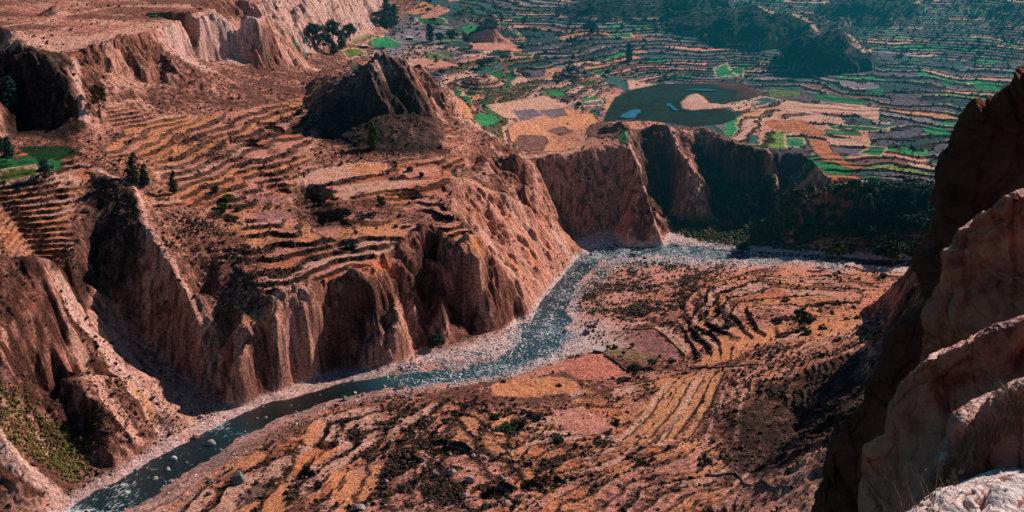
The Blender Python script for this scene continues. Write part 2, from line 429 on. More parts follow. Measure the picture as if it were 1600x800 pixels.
# coarse survey raster of the finished land, for placing things on it
_ys = np.arange(Y0, Y0 + NY, 2.0, dtype=np.float32); _xs = np.arange(X0, X0 + NX, 2.0, dtype=np.float32)
_gx2, _gy2 = np.meshgrid(_xs, _ys)
_h2 = H(_gx2.ravel(), _gy2.ravel(), False).reshape(_gx2.shape)
HMAP = np.repeat(np.repeat(_h2, 2, 0), 2, 1)[:NY, :NX]
HMAP = blur(HMAP, 1)
def hz(x, y): return float(H(np.array([x], np.float32), np.array([y], np.float32))[0])
# ------------------------------------------------------------------ land mesh
NCOL = int(1500 * QUAL)
rows = [335.0]
while rows[-1] < 2380:
    y = rows[-1]
    d = 1.5 if y < 425 else .56 if y < 960 else .56 + (y - 960) * .0016 if y < 1500 else 1.43 + (y - 1500) * .008
    rows.append(y + d / QUAL)
RY = np.array(rows, np.float32); NR = len(RY)
tt = np.linspace(-.56, .60, NCOL, dtype=np.float32)
GX = (RY[:, None] * .97 + 60) * tt[None, :]
GY = np.repeat(RY[:, None], NCOL, 1) + 0 * GX
X, Y = GX.ravel().astype(np.float32), GY.ravel().astype(np.float32)
A = {}
Z = H(X, Y, True, A)
NV = len(X)
print('land verts', NV)

# normals / true slope
Zg = Z.reshape(NR, NCOL)
P3 = np.stack([X, Y, Z], 1).reshape(NR, NCOL, 3)
du = np.gradient(P3, axis=1); dv = np.gradient(P3, axis=0)
N = np.cross(du, dv); N /= np.linalg.norm(N, axis=2, keepdims=True) + 1e-9
NZ = N[..., 2].ravel(); NXn = N[..., 0].ravel(); NYn = N[..., 1].ravel()
steep = 1 - sstep(.45, .78, NZ)

def C(*c): return np.array(c, np.float32)
def srgb(r, g, b):
    f = lambda c: (c / 255 / 12.92) if c / 255 <= .04045 else ((c / 255 + .055) / 1.055) ** 2.4
    return C(f(r), f(g), f(b))
SOIL = C(.42, .21, .155); PALE = C(.58, .37, .28); STRAW = C(.60, .30, .15); RUST = C(.36, .15, .075)
SCRUB = C(.155, .078, .055); DARK = C(.045, .036, .03); OLIVE = C(.10, .095, .035)
GREEN = C(.02, .20, .07); LIME = C(.13, .24, .06); GREY = C(.13, .115, .14); PLUM = C(.20, .11, .10)
TEALF = C(.03, .10, .095); ROCK = C(.27, .125, .09); ROCKP = C(.52, .40, .35); GRAV = C(.40, .37, .36)
MARSH = C(.003, .030, .028); TEALD = C(.02, .055, .06)

def mixc(c, col, m): return c + (col - c) * np.asarray(m)[:, None]

n1 = fbm(X, Y, 90, 4, 101); n2 = fbm(X, Y, 22, 4, 103); n3 = fbm(X, Y, 6, 3, 105); n4 = fbm(X, Y, 2.2, 2, 107)
land, tm, cl, s = A['land'], A['tm'], A['cl'], A['s']
col = np.repeat(SCRUB[None], NV, 0).astype(np.float32)
col = mixc(col, SOIL * .85, sstep(-.25, .5, n2 + .5 * n3))
col = mixc(col, RUST, sstep(.1, .6, n1) * .5)
col = mixc(col, DARK * 1.3, sstep(.12, .42, n3 + .35 * n4 - .25 * n2) * .8 )
# bare rock on steep faces
vert = fbm(X, Y * .4 + Z * .05, 7, 3, 120) * .5 + fbm(X + Z * .12, Y + Z * .1, 3.2, 2, 121) * .6
rockc = mixc(np.repeat((ROCK * .75)[None], NV, 0), C(.42,.25,.19), sstep(-.05, .6, vert))
rockc = mixc(rockc, SCRUB * .55, sstep(-.05, .3, n2 + .4 * n3) * .75)
rockc = mixc(rockc, C(.25, .13, .09), sstep(.0, .5, fbm(X, Z * 3, 16, 3, 122)) * .6)
rk = np.maximum(cl * .7, steep) * sstep(-.45, .15, n2 * .4 + steep * .8 - .2)
col = mixc(col, rockc, np.clip(rk, 0, 1) * .9)
ridge = sstep(.45, .85, A['r1']) * sstep(.25, .5, s)
col = mixc(col, PALE, ridge * .45)

REG = {}
def region(name, pts, soft=8):
    REG[name] = inside(X + 5 * n2, Y + 8 * n2, PP(pts), soft)
    return REG[name]

# plateau and fields: parcels
yfar = sstep(1000, 1350, Y)
valley = region('valley', [(560,90),(640,20),(700,-60),(1800,-60),(1800,300),(1500,300),(1250,290),(1200,250),(1100,200),(1010,200),(985,226),(900,238),(820,245),(770,215),(720,180),(680,130)], 5)
lev, rise = A['lev'], A['rise']
cw = 26 + 40 * hash01(lev, 0, 5)
pid = np.floor((X + 16 * n2 + 300 * hash01(lev, 1, 6)) / cw)
wid, wd = worley(X + 6 * n2, Y * .62 + 6 * n2, 27, 3)
use_w = (tm < .45)
h = np.where(use_w, hash01(wid, 3, 1), hash01(lev, pid, 8)); h2 = np.where(use_w, hash01(wid, 5, 2), hash01(lev, pid, 9))
east = sstep(-100, 500, X) 
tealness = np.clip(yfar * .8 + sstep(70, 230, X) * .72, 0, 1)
pc = np.repeat((SOIL * .95)[None], NV, 0)
pc[h > .22] = PLUM * .8
pc[h > .42] = PALE * .95
pc[h > .60] = GREY * .8
pc[h > .78] = STRAW * .85
pc[h > .88] = OLIVE
g = (h2 > .90)
pc[g] = GREEN * .8
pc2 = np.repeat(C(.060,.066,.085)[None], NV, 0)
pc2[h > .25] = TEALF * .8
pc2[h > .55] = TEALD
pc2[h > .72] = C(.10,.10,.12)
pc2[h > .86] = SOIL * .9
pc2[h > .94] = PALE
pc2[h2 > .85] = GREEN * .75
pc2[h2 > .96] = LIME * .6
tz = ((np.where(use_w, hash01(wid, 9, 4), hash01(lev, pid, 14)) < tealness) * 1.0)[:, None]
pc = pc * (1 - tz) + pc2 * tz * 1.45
pc *= (1 + .28 * n3 + .15 * n4 + .22 * np.sin((Y * .8 + X * (hash01(wid, 2, 2) - .5) * 2) * 2.2))[:, None]
wildp = sstep(.12, .38, n1 + .3 * n2)      # uncultivated patches
pc = mixc(pc, DARK * 1.2 + TEALD * .4, wildp * .5)
hm_ = np.zeros(NV, np.float32)
for (u, v, zt, rx, ry, pw) in HILLS_W[1:8]: hm_ = np.maximum(hm_, 1 - sstep(.8, 1.15, np.sqrt(((X - u) / rx) ** 2 + ((Y - v) / ry) ** 2) + .2 * n2))

wall = (1 - sstep(.6, 1.9, wd)) * use_w
pc = mixc(pc, DARK * .8, wall * .85)
pale_edge = A['edge'] * (hash01(lev, np.floor(X / 30), 4) > .25)
pc = mixc(pc, PALE * (1 - .25 * yfar[:, None]), pale_edge * .85)
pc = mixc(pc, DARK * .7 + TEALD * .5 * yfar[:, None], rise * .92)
pc = mixc(pc, TEALD * .6 + DARK * .4, hm_ * .9)  # shaded faces of the far hills painted as dark teal
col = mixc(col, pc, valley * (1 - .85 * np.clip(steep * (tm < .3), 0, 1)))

# terraces outside the valley: straw treads, scrubby risers
tv = tm * (1 - valley)
tr = np.repeat((STRAW * .8)[None], NV, 0)
hh = hash01(lev, np.floor((X + 14 * n2) / 34), 12)
tr[hh > .35] = SOIL * .9
tr[hh > .62] = PALE * .85
tr[hh > .82] = RUST
tr = mixc(tr, SCRUB * .8, sstep(-.05, .35, n2 + .6 * n3) * .7)
tr = mixc(tr, PALE, A['edge'] * .4)
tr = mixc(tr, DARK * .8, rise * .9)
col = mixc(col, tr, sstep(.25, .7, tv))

# far plateau top left
plat = region('plateau', [(-300,90),(60,80),(150,70),(230,52),(330,24),(400,20),(480,-60),(-300,-60)], 6)
pcol = mixc(np.repeat((SOIL * .75)[None], NV, 0), PALE * .95, sstep(-.1, .5, n2 + .4 * n1))
pcol = mixc(pcol, SCRUB, sstep(-.2, .2, fbm(X * .5, Y, 40, 4, 140)) * .85)
col = mixc(col, pcol, plat)
def paint(pts, c, k=1.0, soft=1.5, var=.25, warp=2.0, lin=None):
    m = inside(X + warp * n3, Y + warp * n3, PP(pts), soft) * k
    global col
    cc = np.clip(c[None] * (1 + var * (n3 + n4 + .6 * n2))[:, None], 0, 1)
    col = col * (1 - m[:, None]) + cc * m[:, None]
    return m
def stroke(pts, c, w, k=1.0, soft=.6, var=.2, warp=1.0):
    m = along(X + warp * n3, Y + warp * n3, PP(pts), w, soft) * k
    global col
    col = col * (1 - m[:, None]) + np.clip(c[None] * (1 + var * (n3 + n4))[:, None], 0, 1) * m[:, None]
paint([(-40,72),(60,60),(160,55),(230,38),(300,28),(390,18),(395,24),(330,28),(250,44),(150,70),(60,80),(-40,86)], PALE * 1.15, .85, 6, .2, 6)
paint([(232,24),(255,23),(262,28),(240,31)], GREEN, 1)
stroke([(0,48),(80,30),(180,10),(300,12)], PALE, 2.5, .5)

# red / pale fields beside the lake and across the valley
F = [
 ([(795,200),(830,178),(890,170),(935,188),(905,230),(830,240),(800,222)], STRAW * .6 + SOIL * .5), ([(870,182),(925,178),(935,190),(890,203)], STRAW * 1.3),
 ([(760,165),(850,150),(890,165),(830,178),(790,185)], PALE * .95),
 ([(800,172),(835,170),(850,180),(812,190)], GREY), ([(803,225),(812,212),(850,213),(856,222),(846,236),(820,236)], PLUM * .75), ([(856,205),(880,198),(898,205),(876,212)], PLUM * .8), ([(843,173),(880,170),(885,180),(860,184)], GREY),
 ([(1190,190),(1215,186),(1250,186),(1290,205),(1288,215),(1262,212),(1235,206),(1205,202)], RUST * .8), ([(1262,216),(1290,220),(1320,252),(1352,262),(1330,268),(1290,258),(1272,238)], RUST * .9),
 ([(1215,170),(1250,161),(1320,162),(1376,168),(1372,188),(1350,184),(1330,176),(1260,177)], PALE * .95),
 ([(1290,214),(1360,220),(1358,229),(1298,226)], PALE), ([(1298,228),(1352,234),(1340,244),(1304,238)], GREY * .9), ([(1200,232),(1265,236),(1262,250),(1208,248)], GREY * .6), ([(1235,140),(1300,150),(1262,160),(1216,154)], GREY * .7),
 ([(1228,215),(1255,217),(1258,228),(1228,228)], GREEN), ([(1262,257),(1300,256),(1330,266),(1328,275),(1290,272),(1262,264)], GREEN),
 ([(1340,278),(1358,276),(1400,288),(1396,292),(1360,285)], GREEN), ([(1360,230),(1385,232),(1375,245),(1344,240)], GREEN * .9), ([(1407,230),(1425,232),(1424,243),(1406,242)], GREEN),
 ([(1290,203),(1340,206),(1345,212),(1292,210)], GREEN * .8), ([(1292,196),(1350,198),(1390,202),(1385,206),(1300,202)], GREEN * .7), ([(1260,146),(1300,148),(1360,160),(1350,164),(1290,158)], GREEN * .8), ([(1350,140),(1382,138),(1380,150),(1362,148)], GREEN * .8),
 ([(1440,200),(1470,200),(1490,211),(1450,210)], GREEN), ([(1200,140),(1252,142),(1250,150),(1202,152)], LIME * .6), ([(1520,132),(1550,128),(1562,140),(1530,142)], GREEN * .9), ([(1116,108),(1135,100),(1140,110),(1155,118),(1120,122)], GREEN), ([(1140,105),(1162,107),(1160,120),(1146,114)], GREEN * .9),
 ([(1470,128),(1485,124),(1492,132),(1475,135)], GREEN * .8), ([(1390,150),(1430,150),(1440,162),(1400,165)], GREY * .8),
 ([(576,65),(600,56),(632,68),(618,74),(582,72)], GREEN), ([(535,80),(560,76),(575,84),(545,92)], LIME * .6), ([(740,185),(765,176),(782,188),(756,200)], GREEN), ([(650,28),(690,28),(700,36),(660,38)], GREEN * .7), ([(677,90),(700,82),(706,90)], LIME * .5), ([(665,80),(705,84),(700,92),(668,92)], LIME * .6),
 ([(855,143),(882,143),(884,150),(862,151)], GREEN), ([(908,155),(930,152),(945,158),(915,163)], GREEN), ([(800,82),(835,84),(830,90),(802,88)], LIME * .4), ([(888,162),(920,160),(940,156),(945,164),(905,168)], GREY * .9), ([(925,58),(1000,62),(1040,60),(990,56)], RUST * .7), ([(950,55),(985,52),(990,58),(960,60)], GREEN * .9),
 ([(460,70),(480,66),(482,74),(466,78)], GREEN * .9), ([(540,60),(575,50),(600,56),(560,70)], OLIVE), ([(545,95),(585,90),(590,100),(560,104)], GREEN * .5),
 ([(640,96),(690,94),(720,104),(670,108)], SOIL), ([(730,60),(800,65),(820,80),(740,78)], SOIL * .9),
 # shelf fields
 ([(548,262),(600,255),(604,262),(600,272),(548,275)], STRAW * .8), ([(618,256),(650,258),(648,266),(620,264)], RUST), ([(628,262),(690,262),(688,275),(640,278),(622,272)], SOIL * 1.05),
 ([(462,282),(520,262),(545,262),(540,278),(500,286),(466,288)], PALE * .8), ([(516,308),(540,290),(600,284),(690,280),(640,290),(560,300),(540,314)], PALE * .85), ([(402,308),(450,306),(450,318),(402,322)], PLUM), ([(400,330),(455,332),(460,340),(402,352)], PLUM * 1.1),
 # terraces on the spur
 ([(545,418),(600,405),(622,408),(600,424),(588,440),(566,432)], RUST * 1.25), ([(375,508),(400,488),(440,492),(420,512),(380,516)], STRAW * 1.15), ([(720,380),(752,370),(760,382),(745,410),(722,400)], STRAW * .9),
 # left terraces
 ([(-40,252),(70,240),(98,252),(92,268),(40,270),(-40,275)], GREEN * .7), ([(30,232),(100,230),(125,240),(60,250)], GREEN * .35), ([(0,270),(55,262),(60,275),(0,292)], LIME * .5), ([(110,268),(140,262),(146,275),(130,284)], RUST), ([(88,275),(120,278),(122,290),(95,288)], PALE * .8), ([(-40,402),(48,398),(10,415),(-40,418)], PLUM),
 # flood plain green
 ([(1072,344),(1110,342),(1140,346),(1165,356),(1120,358),(1090,354)], LIME * .4), ([(1115,348),(1140,344),(1163,352),(1160,362),(1130,360)], GREY * .8), ([(1060,366),(1070,362),(1085,368),(1078,376),(1062,374)], SOIL),
 # near bank fields
 ([(965,530),(985,518),(1020,516),(1066,555),(1055,566),(1020,556),(985,545)], PLUM * 1.05), ([(935,542),(955,535),(1030,560),(1022,568),(985,562),(950,556)], OLIVE * .95 + PLUM * .3), ([(1020,512),(1042,505),(1082,548),(1070,556)], PALE * .75),
 ([(880,572),(930,550),(958,562),(975,578),(968,592),(900,595)], C(.36,.15,.11)), ([(800,578),(900,560),(880,580),(800,600)], SOIL * .8), ([(770,602),(800,595),(880,590),(902,600),(900,612),(840,618),(770,618)], STRAW * .85),
 ([(1086,570),(1110,552),(1148,512),(1160,506),(1170,525),(1180,535),(1150,560),(1110,570)], STRAW * 1.25), ([(1160,525),(1220,506),(1225,520),(1190,540)], STRAW * 1.1), ([(1262,512),(1270,498),(1340,502),(1330,518),(1280,524)], STRAW * 1.1), ([(1385,424),(1440,428),(1460,440),(1450,450),(1400,444),(1384,436)], PALE * .9), ([(1340,475),(1365,460),(1400,466),(1405,475),(1370,484)], C(.45,.19,.13)), ([(1295,460),(1330,455),(1350,465),(1310,470)], SOIL),
 ([(1105,426),(1140,408),(1200,404),(1190,418),(1130,440)], SOIL), ([(1200,395),(1290,402),(1300,430),(1220,428)], SOIL * .9),
 ([(920,490),(960,480),(1010,505),(960,520),(925,510)], PALE * .85), ([(930,515),(965,512),(955,535),(935,540)], PALE * .9),
 ([(865,640),(910,640),(960,655),(965,670),(920,680),(870,668)], C(.34,.18,.14)), ([(515,745),(520,738),(560,740),(598,725),(590,760),(560,790),(520,790)], STRAW * 1.1), ([(450,745),(470,710),(500,696),(530,700),(505,722),(470,740)], C(.45,.19,.09)), ([(472,676),(490,662),(505,660),(495,690),(475,698)], STRAW * .9), ([(405,800),(420,770),(450,755),(448,790),(430,815)], STRAW), ([(360,730),(400,705),(420,715),(390,735)], C(.5,.24,.12)),
]
for pts, c in F:
    if pts[0][1] < 300:
        stroke(pts + pts[:1], DARK * .7 if (pts[0][0] * 7 + pts[0][1]) % 3 else PALE, 1.3, .75)
    paint(pts, c, .95, .9 if pts[0][1] < 300 else 1.6, .22, 1.0)
# long pale strips between the hedges
for i, (a, b) in enumerate([((1060,600),(975,690)),((1080,590),(990,692)),((1100,588),(1012,690)),((1042,606),(985,650)),((1118,585),(1060,650))]):
    mid = ((a[0] + b[0]) / 2 + 6, (a[1] + b[1]) / 2 - 3)
    stroke([a, mid, b], STRAW * (1.05 - .05 * i), 2.4, .85)
    stroke([(a[0] + 10, a[1] + 2), (mid[0] + 11, mid[1] + 2), (b[0] + 10, b[1] + 2)], DARK, 1.5, .7)
# field borders, tracks, pale chutes and rims; the hill's sunlit crest painted in
for ln, c, w in [([(962,532),(984,516),(1022,514),(1070,556)], STRAW, .8), ([(930,548),(958,560),(978,580)], DARK, 1.0), ([(1100,580),(1180,572),(1250,545),(1330,505)], PALE * .8, 1.0), ([(1150,690),(1156,640),(1170,590),(1210,540)], PALE * .8, 1.1), ([(1120,645),(1150,610),(1160,570)], PALE * .8, 1.0), ([(1120,780),(1170,740),(1176,730)], PALE * .8, .9), ([(770,232),(830,246),(900,236),(912,222),(900,205)], PALE * 1.2, 1.6), ([(1180,160),(1192,180),(1190,205)], PALE, 1.4), ([(1190,150),(1170,160),(1178,180),(1215,188),(1250,184)], PALE * 1.1, 1.4), ([(600,54),(640,72),(700,90),(760,98)], C(.2,.16,.16), 1.8),
           ([(985,232),(1000,262),(1008,300)], PALE, 1.3), ([(240,60),(300,44),(400,24)], PALE * 1.1, 1.2), ([(404,30),(440,78),(500,110)], PALE * 1.1, 3.5), ([(105,470),(150,530),(200,590),(232,640),(256,672)], C(.75,.48,.36), 4.0), ([(205,600),(235,640)], STRAW * 1.4, 2.5),
           ([(0,695),(50,740),(95,785)], C(.72,.5,.4), 3.5), ([(120,540),(150,590),(185,650),(215,690)], C(.6,.37,.26), 3.0),
           ([(140,262),(180,278),(215,300),(228,352),(260,402),(292,455),(316,522)], C(.62,.4,.3), 1.6), ([(500,112),(530,106),(560,100)], SCRUB, 2.5), ([(720,285),(770,310),(830,350),(880,385)], C(.72,.45,.34), 3.5),
           ([(575,108),(562,135),(548,165)], C(.20,.22,.24), 2.0),
           ([(1135,600),(1100,690),(1090,720)], PALE * .7, 1.0), ([(165,170),(215,160),(228,165)], PALE, 1.0), ([(860,745),(866,800)], STRAW * 1.3, 1.4), ([(480,245),(540,228),(600,230)], PALE * .6, 1.3), ([(1200,16),(1270,38),(1340,66)], C(.40,.26,.22), 1.6)]:
    stroke(ln, c, w, .85)
south0 = (Y < np.interp(X, [-205,-110,-90,-60,15,50,170,330], [470,590,600,640,660,760,826,820])) * 1.0
fieldm0 = np.zeros(NV, np.float32)
for pts, c in F: fieldm0 = np.maximum(fieldm0, inside(X, Y, PP(pts), 1))
# bright scree on the right-facing slope
sc = region('scree', [(700,275),(735,282),(800,315),(850,345),(905,385),(868,435),(830,480),(800,440),(770,400),(740,340)], 5)
sc_c = mixc(np.repeat(C(.62,.34,.24)[None], NV, 0), C(.72,.5,.4), sstep(-.1, .5, fbm(X + Z * .5, Y * .25, 9, 4, 151)))
sc_c = mixc(sc_c, C(.5,.22,.10), sstep(.1, .5, fbm(X, Y, 16, 3, 152)) * .7)
col = mixc(col, sc_c, sc * .9)
# white cliff faces
for pts in ([(250,45),(335,24),(410,24),(412,62),(385,90),(310,108),(262,80)], [(400,0),(600,-20),(612,30),(560,60),(440,60)], [(500,110),(590,92),(610,110),(580,180),(545,190),(540,140)]):
    m = inside(X, Y, PP(pts), 5) * sstep(.25, .6, s)
    col = mixc(col, ROCKP * 1.0, m * (.45 + .35 * sstep(-.3, .3, vert)))
# brown far cliff face
m = inside(X, Y, PP([(840,245),(985,228),(1012,345),(920,372),(880,365),(845,300)]), 3)
bc = mixc(np.repeat(C(.30,.15,.105)[None], NV, 0), C(.42,.25,.18), sstep(-.2, .6, vert))
col = mixc(col, bc, m * steep * .9)
# big gully wall
m = inside(X, Y, PP([(150,285),(220,300),(330,580),(350,632),(300,620),(140,470)]), 3)
col = mixc(col, mixc(np.repeat(C(.34,.18,.125)[None], NV, 0), C(.48,.32,.25), sstep(-.2, .6, vert)), m * .85)
m = inside(X, Y, PP([(235,570),(262,560),(355,620),(352,650),(290,680),(262,686),(250,640)]), 5)
col = mixc(col, C(.48,.29,.22), m * .85)
m = inside(X, Y, PP([(0,600),(60,640),(130,700),(130,750),(80,740),(0,660)]), 8)
col = mixc(col, C(.20,.19,.05), m * sstep(-.1, .35, n3 + n2 * .5))
# wooded bank
wood = region('wood', [(1180,290),(1300,300),(1430,285),(1470,300),(1520,400),(1250,386),(1150,345),(1100,260)], 6)
wood = wood * (Y > np.interp(X, [100, 200, 330, 420], [845, 838, 832, 828])) * np.clip(.25 + sstep(-.25, .2, n1 + .7 * n2) + inside(X, Y, PP([(1330,285),(1470,285),(1470,400),(1330,400)]), 10) + (Z < 14), 0, 1)
col = mixc(col, DARK * .5 + TEALD * .4, wood * .62)
# river bed, gravel and flats
low = 1 - sstep(1.2, 4.5, Z)
gr = mixc(np.repeat((GRAV * .8)[None], NV, 0), C(.55,.5,.48), sstep(-.2, .4, n4 + n3))
gr = mixc(gr, SOIL, sstep(.2, .5, n2) * .5)
low = low * (1 - .65 * south0 * (X < 0)) * (1 - .3 * (X < -60))
col = mixc(col, gr, low * .9 * (Y < 960))
fan = region('fan', [(905,440),(930,412),(1100,415),(1100,440),(1050,500),(960,510),(900,500)], 7)
col = mixc(col, mixc(np.repeat((SOIL * .9)[None], NV, 0), SCRUB * .7, sstep(-.25, .3, n3 + n2)), fan * .85)
bed = 1 - sstep(-.6, .1, Z)
col = mixc(col, C(.05,.07,.06), bed * (Y < 960))
# lake: marsh weed
lk = A['lk']
mc = mixc(np.repeat(MARSH[None], NV, 0), C(.012,.022,.016), sstep(-.2, .4, n2 + .5 * n4))
col = mixc(col, mc, sstep(.4, .7, lk))
redsh = inside(X, Y, PP([(1130,128),(1175,133),(1195,145),(1180,153),(1150,152),(1160,142),(1120,136)]), 5)
col = mixc(col, C(.13,.055,.035), redsh * .9)
ic = mixc(np.repeat(PALE[None], NV, 0), PLUM, sstep(0, .4, n2 + n3) * .6)
col = mixc(col, ic, sstep(.5, .85, A['isl']))
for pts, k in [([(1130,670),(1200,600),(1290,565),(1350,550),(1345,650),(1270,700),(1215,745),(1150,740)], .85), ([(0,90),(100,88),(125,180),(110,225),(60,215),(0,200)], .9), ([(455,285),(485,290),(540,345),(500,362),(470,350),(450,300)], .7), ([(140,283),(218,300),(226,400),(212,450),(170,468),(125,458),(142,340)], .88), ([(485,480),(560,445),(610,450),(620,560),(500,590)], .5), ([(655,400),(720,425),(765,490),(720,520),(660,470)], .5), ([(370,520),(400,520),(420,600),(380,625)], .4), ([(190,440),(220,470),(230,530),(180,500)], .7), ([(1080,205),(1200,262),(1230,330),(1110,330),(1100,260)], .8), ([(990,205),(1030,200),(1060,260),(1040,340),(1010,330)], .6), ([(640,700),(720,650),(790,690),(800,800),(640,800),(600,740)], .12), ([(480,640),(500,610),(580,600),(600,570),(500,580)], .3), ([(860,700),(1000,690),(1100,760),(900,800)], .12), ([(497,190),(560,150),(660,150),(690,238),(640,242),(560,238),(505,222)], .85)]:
    mk = inside(X + 6 * n2 + 2 * n3, Y + 6 * n2, PP(pts), 4) * k  # cast shadows and recess shade painted dark, plus dense scrub in places
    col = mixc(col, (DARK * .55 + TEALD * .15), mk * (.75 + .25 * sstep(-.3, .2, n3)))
spk = sstep(.02, .22, fbm(X, Y, 3.2, 3, 180) + .3 * n2) * land * (1 - fieldm0) * (1 - .6 * sc)
col = mixc(col, DARK * 1.1, spk * (1 - .5 * tm * (1 - south0)) * (.62 - .25 * plat) * (1 - .6 * valley) * (1 - .1 * south0))
sl_ = inside(X + 5 * n2, Y + 5 * n2, SOFT[0], 5)
sc_2 = mixc(np.repeat((SCRUB * .9)[None], NV, 0), SOIL * .9, sstep(-.1, .45, n3 + .5 * n2)); sc_2 = mixc(sc_2, DARK * 1.2, sstep(.05, .3, n4 + .5 * n3) * .8)
col = mixc(col, sc_2, sl_ * .85)
gw = inside(X, Y, PP([(232,440),(290,462),(352,632),(305,612),(245,545)]), 4)
col = mixc(col, C(.13,.065,.05), gw * .6)  # shade on the gully wall painted in as darker brown
lsl = inside(X + 6 * n2, Y + 6 * n2, PP([(-60,415),(100,400),(130,470),(190,590),(240,690),(120,780),(0,600),(-60,560)]), 8)
col = mixc(col, SCRUB * .5, lsl * sstep(-.35, .15, .5 * n2 + n3) * .85)
for ln, c, w in [([(105,470),(128,500),(150,530),(200,590),(232,640),(252,668)], C(.85,.60,.50), 4.6), ([(150,500),(190,545),(240,610),(262,660)], C(.70,.45,.36), 3.5), ([(210,610),(228,632),(240,655)], C(.66,.38,.14), 2.0), ([(-20,680),(50,740),(95,785)], C(.78,.56,.47), 4.0), ([(118,540),(138,580),(170,625),(212,685)], C(.66,.42,.33), 2.8), ([(140,262),(180,278),(215,300),(228,352),(260,402),(292,455),(316,522)], C(.56,.36,.28), 1.3), ([(60,690),(100,730)], C(.5,.34,.27), 2), ([(985,232),(1000,262),(1008,300)], PALE, 1.2), ([(1032,196),(1062,240),(1100,288),(1120,318)], C(.42,.25,.19), 1.6), ([(664,118),(676,150),(694,190)], C(.40,.25,.20), 1.6), ([(1120,14),(1200,17),(1270,42),(1335,68)], C(.42,.27,.22), 1.5), ([(1335,70),(1352,80),(1362,80)], PALE, 3), ([(118,95),(125,140),(134,190)], C(.5,.34,.28), 2.0), ([(262,60),(330,34),(400,30)], C(.5,.4,.36), 1.5)]:
    stroke(ln, c, w, .8, 1.4, .3, 2.5)  # pale chutes and rims; sunlit crests painted into the colour
stripm = inside(X, Y, PP([(1035,596),(1130,578),(1135,600),(1070,700),(960,705),(975,670)]), 4)
for i in range(6):
    a_, b_ = (1046 + 16 * i, 600 - 4 * i), (968 + 19 * i, 690 + (i % 2) * 6)
    m_ = ((a_[0] + b_[0]) / 2 + 7, (a_[1] + b_[1]) / 2 - 3)
    stroke([a_, m_, b_], C(.62,.34,.17) if i % 3 else C(.6,.40,.28), 1.9, .9, .8, .25, 1.5)
    stroke([(a_[0] + 8, a_[1]), (m_[0] + 9, m_[1]), (b_[0] + 9, b_[1] - 4)], DARK * .8, .9, .85, .5, .2, 1.5)
ARCS = [[(700,622),(668,660),(645,715),(640,795)], [(722,640),(695,690),(692,745),(735,798)], [(662,650),(628,700),(602,750),(606,800)], [(762,652),(742,700),(760,755),(805,790)], [(742,625),(706,660),(672,705),(668,775)], [(640,640),(600,680),(570,730),(560,790)], [(800,660),(790,705),(815,745),(850,775)], [(470,690),(452,730),(425,770),(400,800)], [(545,655),(520,690),(480,735),(450,790)], [(1065,455),(1068,490),(1082,520),(1110,545)], [(1085,450),(1092,485),(1110,512),(1140,532)], [(1108,448),(1120,475),(1140,500),(1160,515)]]
arcm = np.zeros(NV, np.float32)
for ln in ARCS:
    arcm = np.maximum(arcm, along(X + 3.5 * n3 + 5 * n2, Y + 3.5 * n3, PP(ln), 2.0, 1.6))
arcm *= sstep(-.45, .0, n3 + .6 * n4 + .15)
col = mixc(col, DARK * .6, arcm * .9)
# overall tint, contrast curve and brightness cap of the land colours
col = mixc(col, col * C(1.06, .965, 1.0), np.ones(NV, np.float32) * (1 - valley * .5))
_l = (col @ np.array([.3, .5, .2], np.float32))
col = col * (2.5 * (np.clip(_l, .01, 1) / .25) ** .62)[:, None]
_m = col.max(1); col = col * (np.minimum(_m, .50 + .28 * (1 - np.exp(-np.maximum(_m - .50, 0) / .28))) / np.maximum(_m, 1e-4))[:, None]
lkc = mixc(np.repeat(C(.003,.040,.030)[None], NV, 0), C(.008,.022,.018), sstep(-.25, .35, n2 + .6 * n3))
lkc = mixc(lkc, C(.10,.035,.025), redsh * .9)
col = mixc(col, lkc, sstep(.45, .6, lk) * (1 - sstep(.5, .8, A['isl'])) * (Z < 57.6))
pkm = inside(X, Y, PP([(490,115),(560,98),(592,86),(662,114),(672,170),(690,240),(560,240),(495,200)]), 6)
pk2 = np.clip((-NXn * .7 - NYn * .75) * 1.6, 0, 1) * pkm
col = mixc(col, C(.035,.045,.05) * (1 + 1.2 * sstep(0, .6, vert))[:, None], pk2 * .85)  # peak's shade painted onto its left and front faces
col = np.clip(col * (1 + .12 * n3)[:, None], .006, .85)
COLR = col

# ------------------------------------------------------------------ node helpers
def mat(name):
    m = bpy.data.materials.new(name); m.use_nodes = True
    nt = m.node_tree; b = nt.nodes['Principled BSDF']
    b.inputs['Specular IOR Level'].default_value = .25
    return m, nt, b
def nd(nt, t, **k):
    n = nt.nodes.new(t)
    for a, v in k.items():
        if a.startswith('i_'): n.inputs[a[2:].replace('_', ' ')].default_value = v
        else: setattr(n, a, v)
    return n
def noise(nt, scale, detail=4, rough=.6, vec=None):
    n = nd(nt, 'ShaderNodeTexNoise'); n.inputs['Scale'].default_value = scale
    n.inputs['Detail'].default_value = detail; n.inputs['Roughness'].default_value = rough
    nt.links.new(vec or pos(nt), n.inputs['Vector']); return n.outputs['Fac']
def pos(nt):
    g = nd(nt, 'ShaderNodeNewGeometry'); return g.outputs['Position']
def ramp(nt, fac, stops):
    r = nd(nt, 'ShaderNodeValToRGB'); e = r.color_ramp.elements
    while len(e) < len(stops): e.new(.5)
    for el, (p, c) in zip(e, stops):
        el.position = p; el.color = (*c, 1) if len(c) == 3 else c
    nt.links.new(fac, r.inputs['Fac']); return r.outputs['Color']
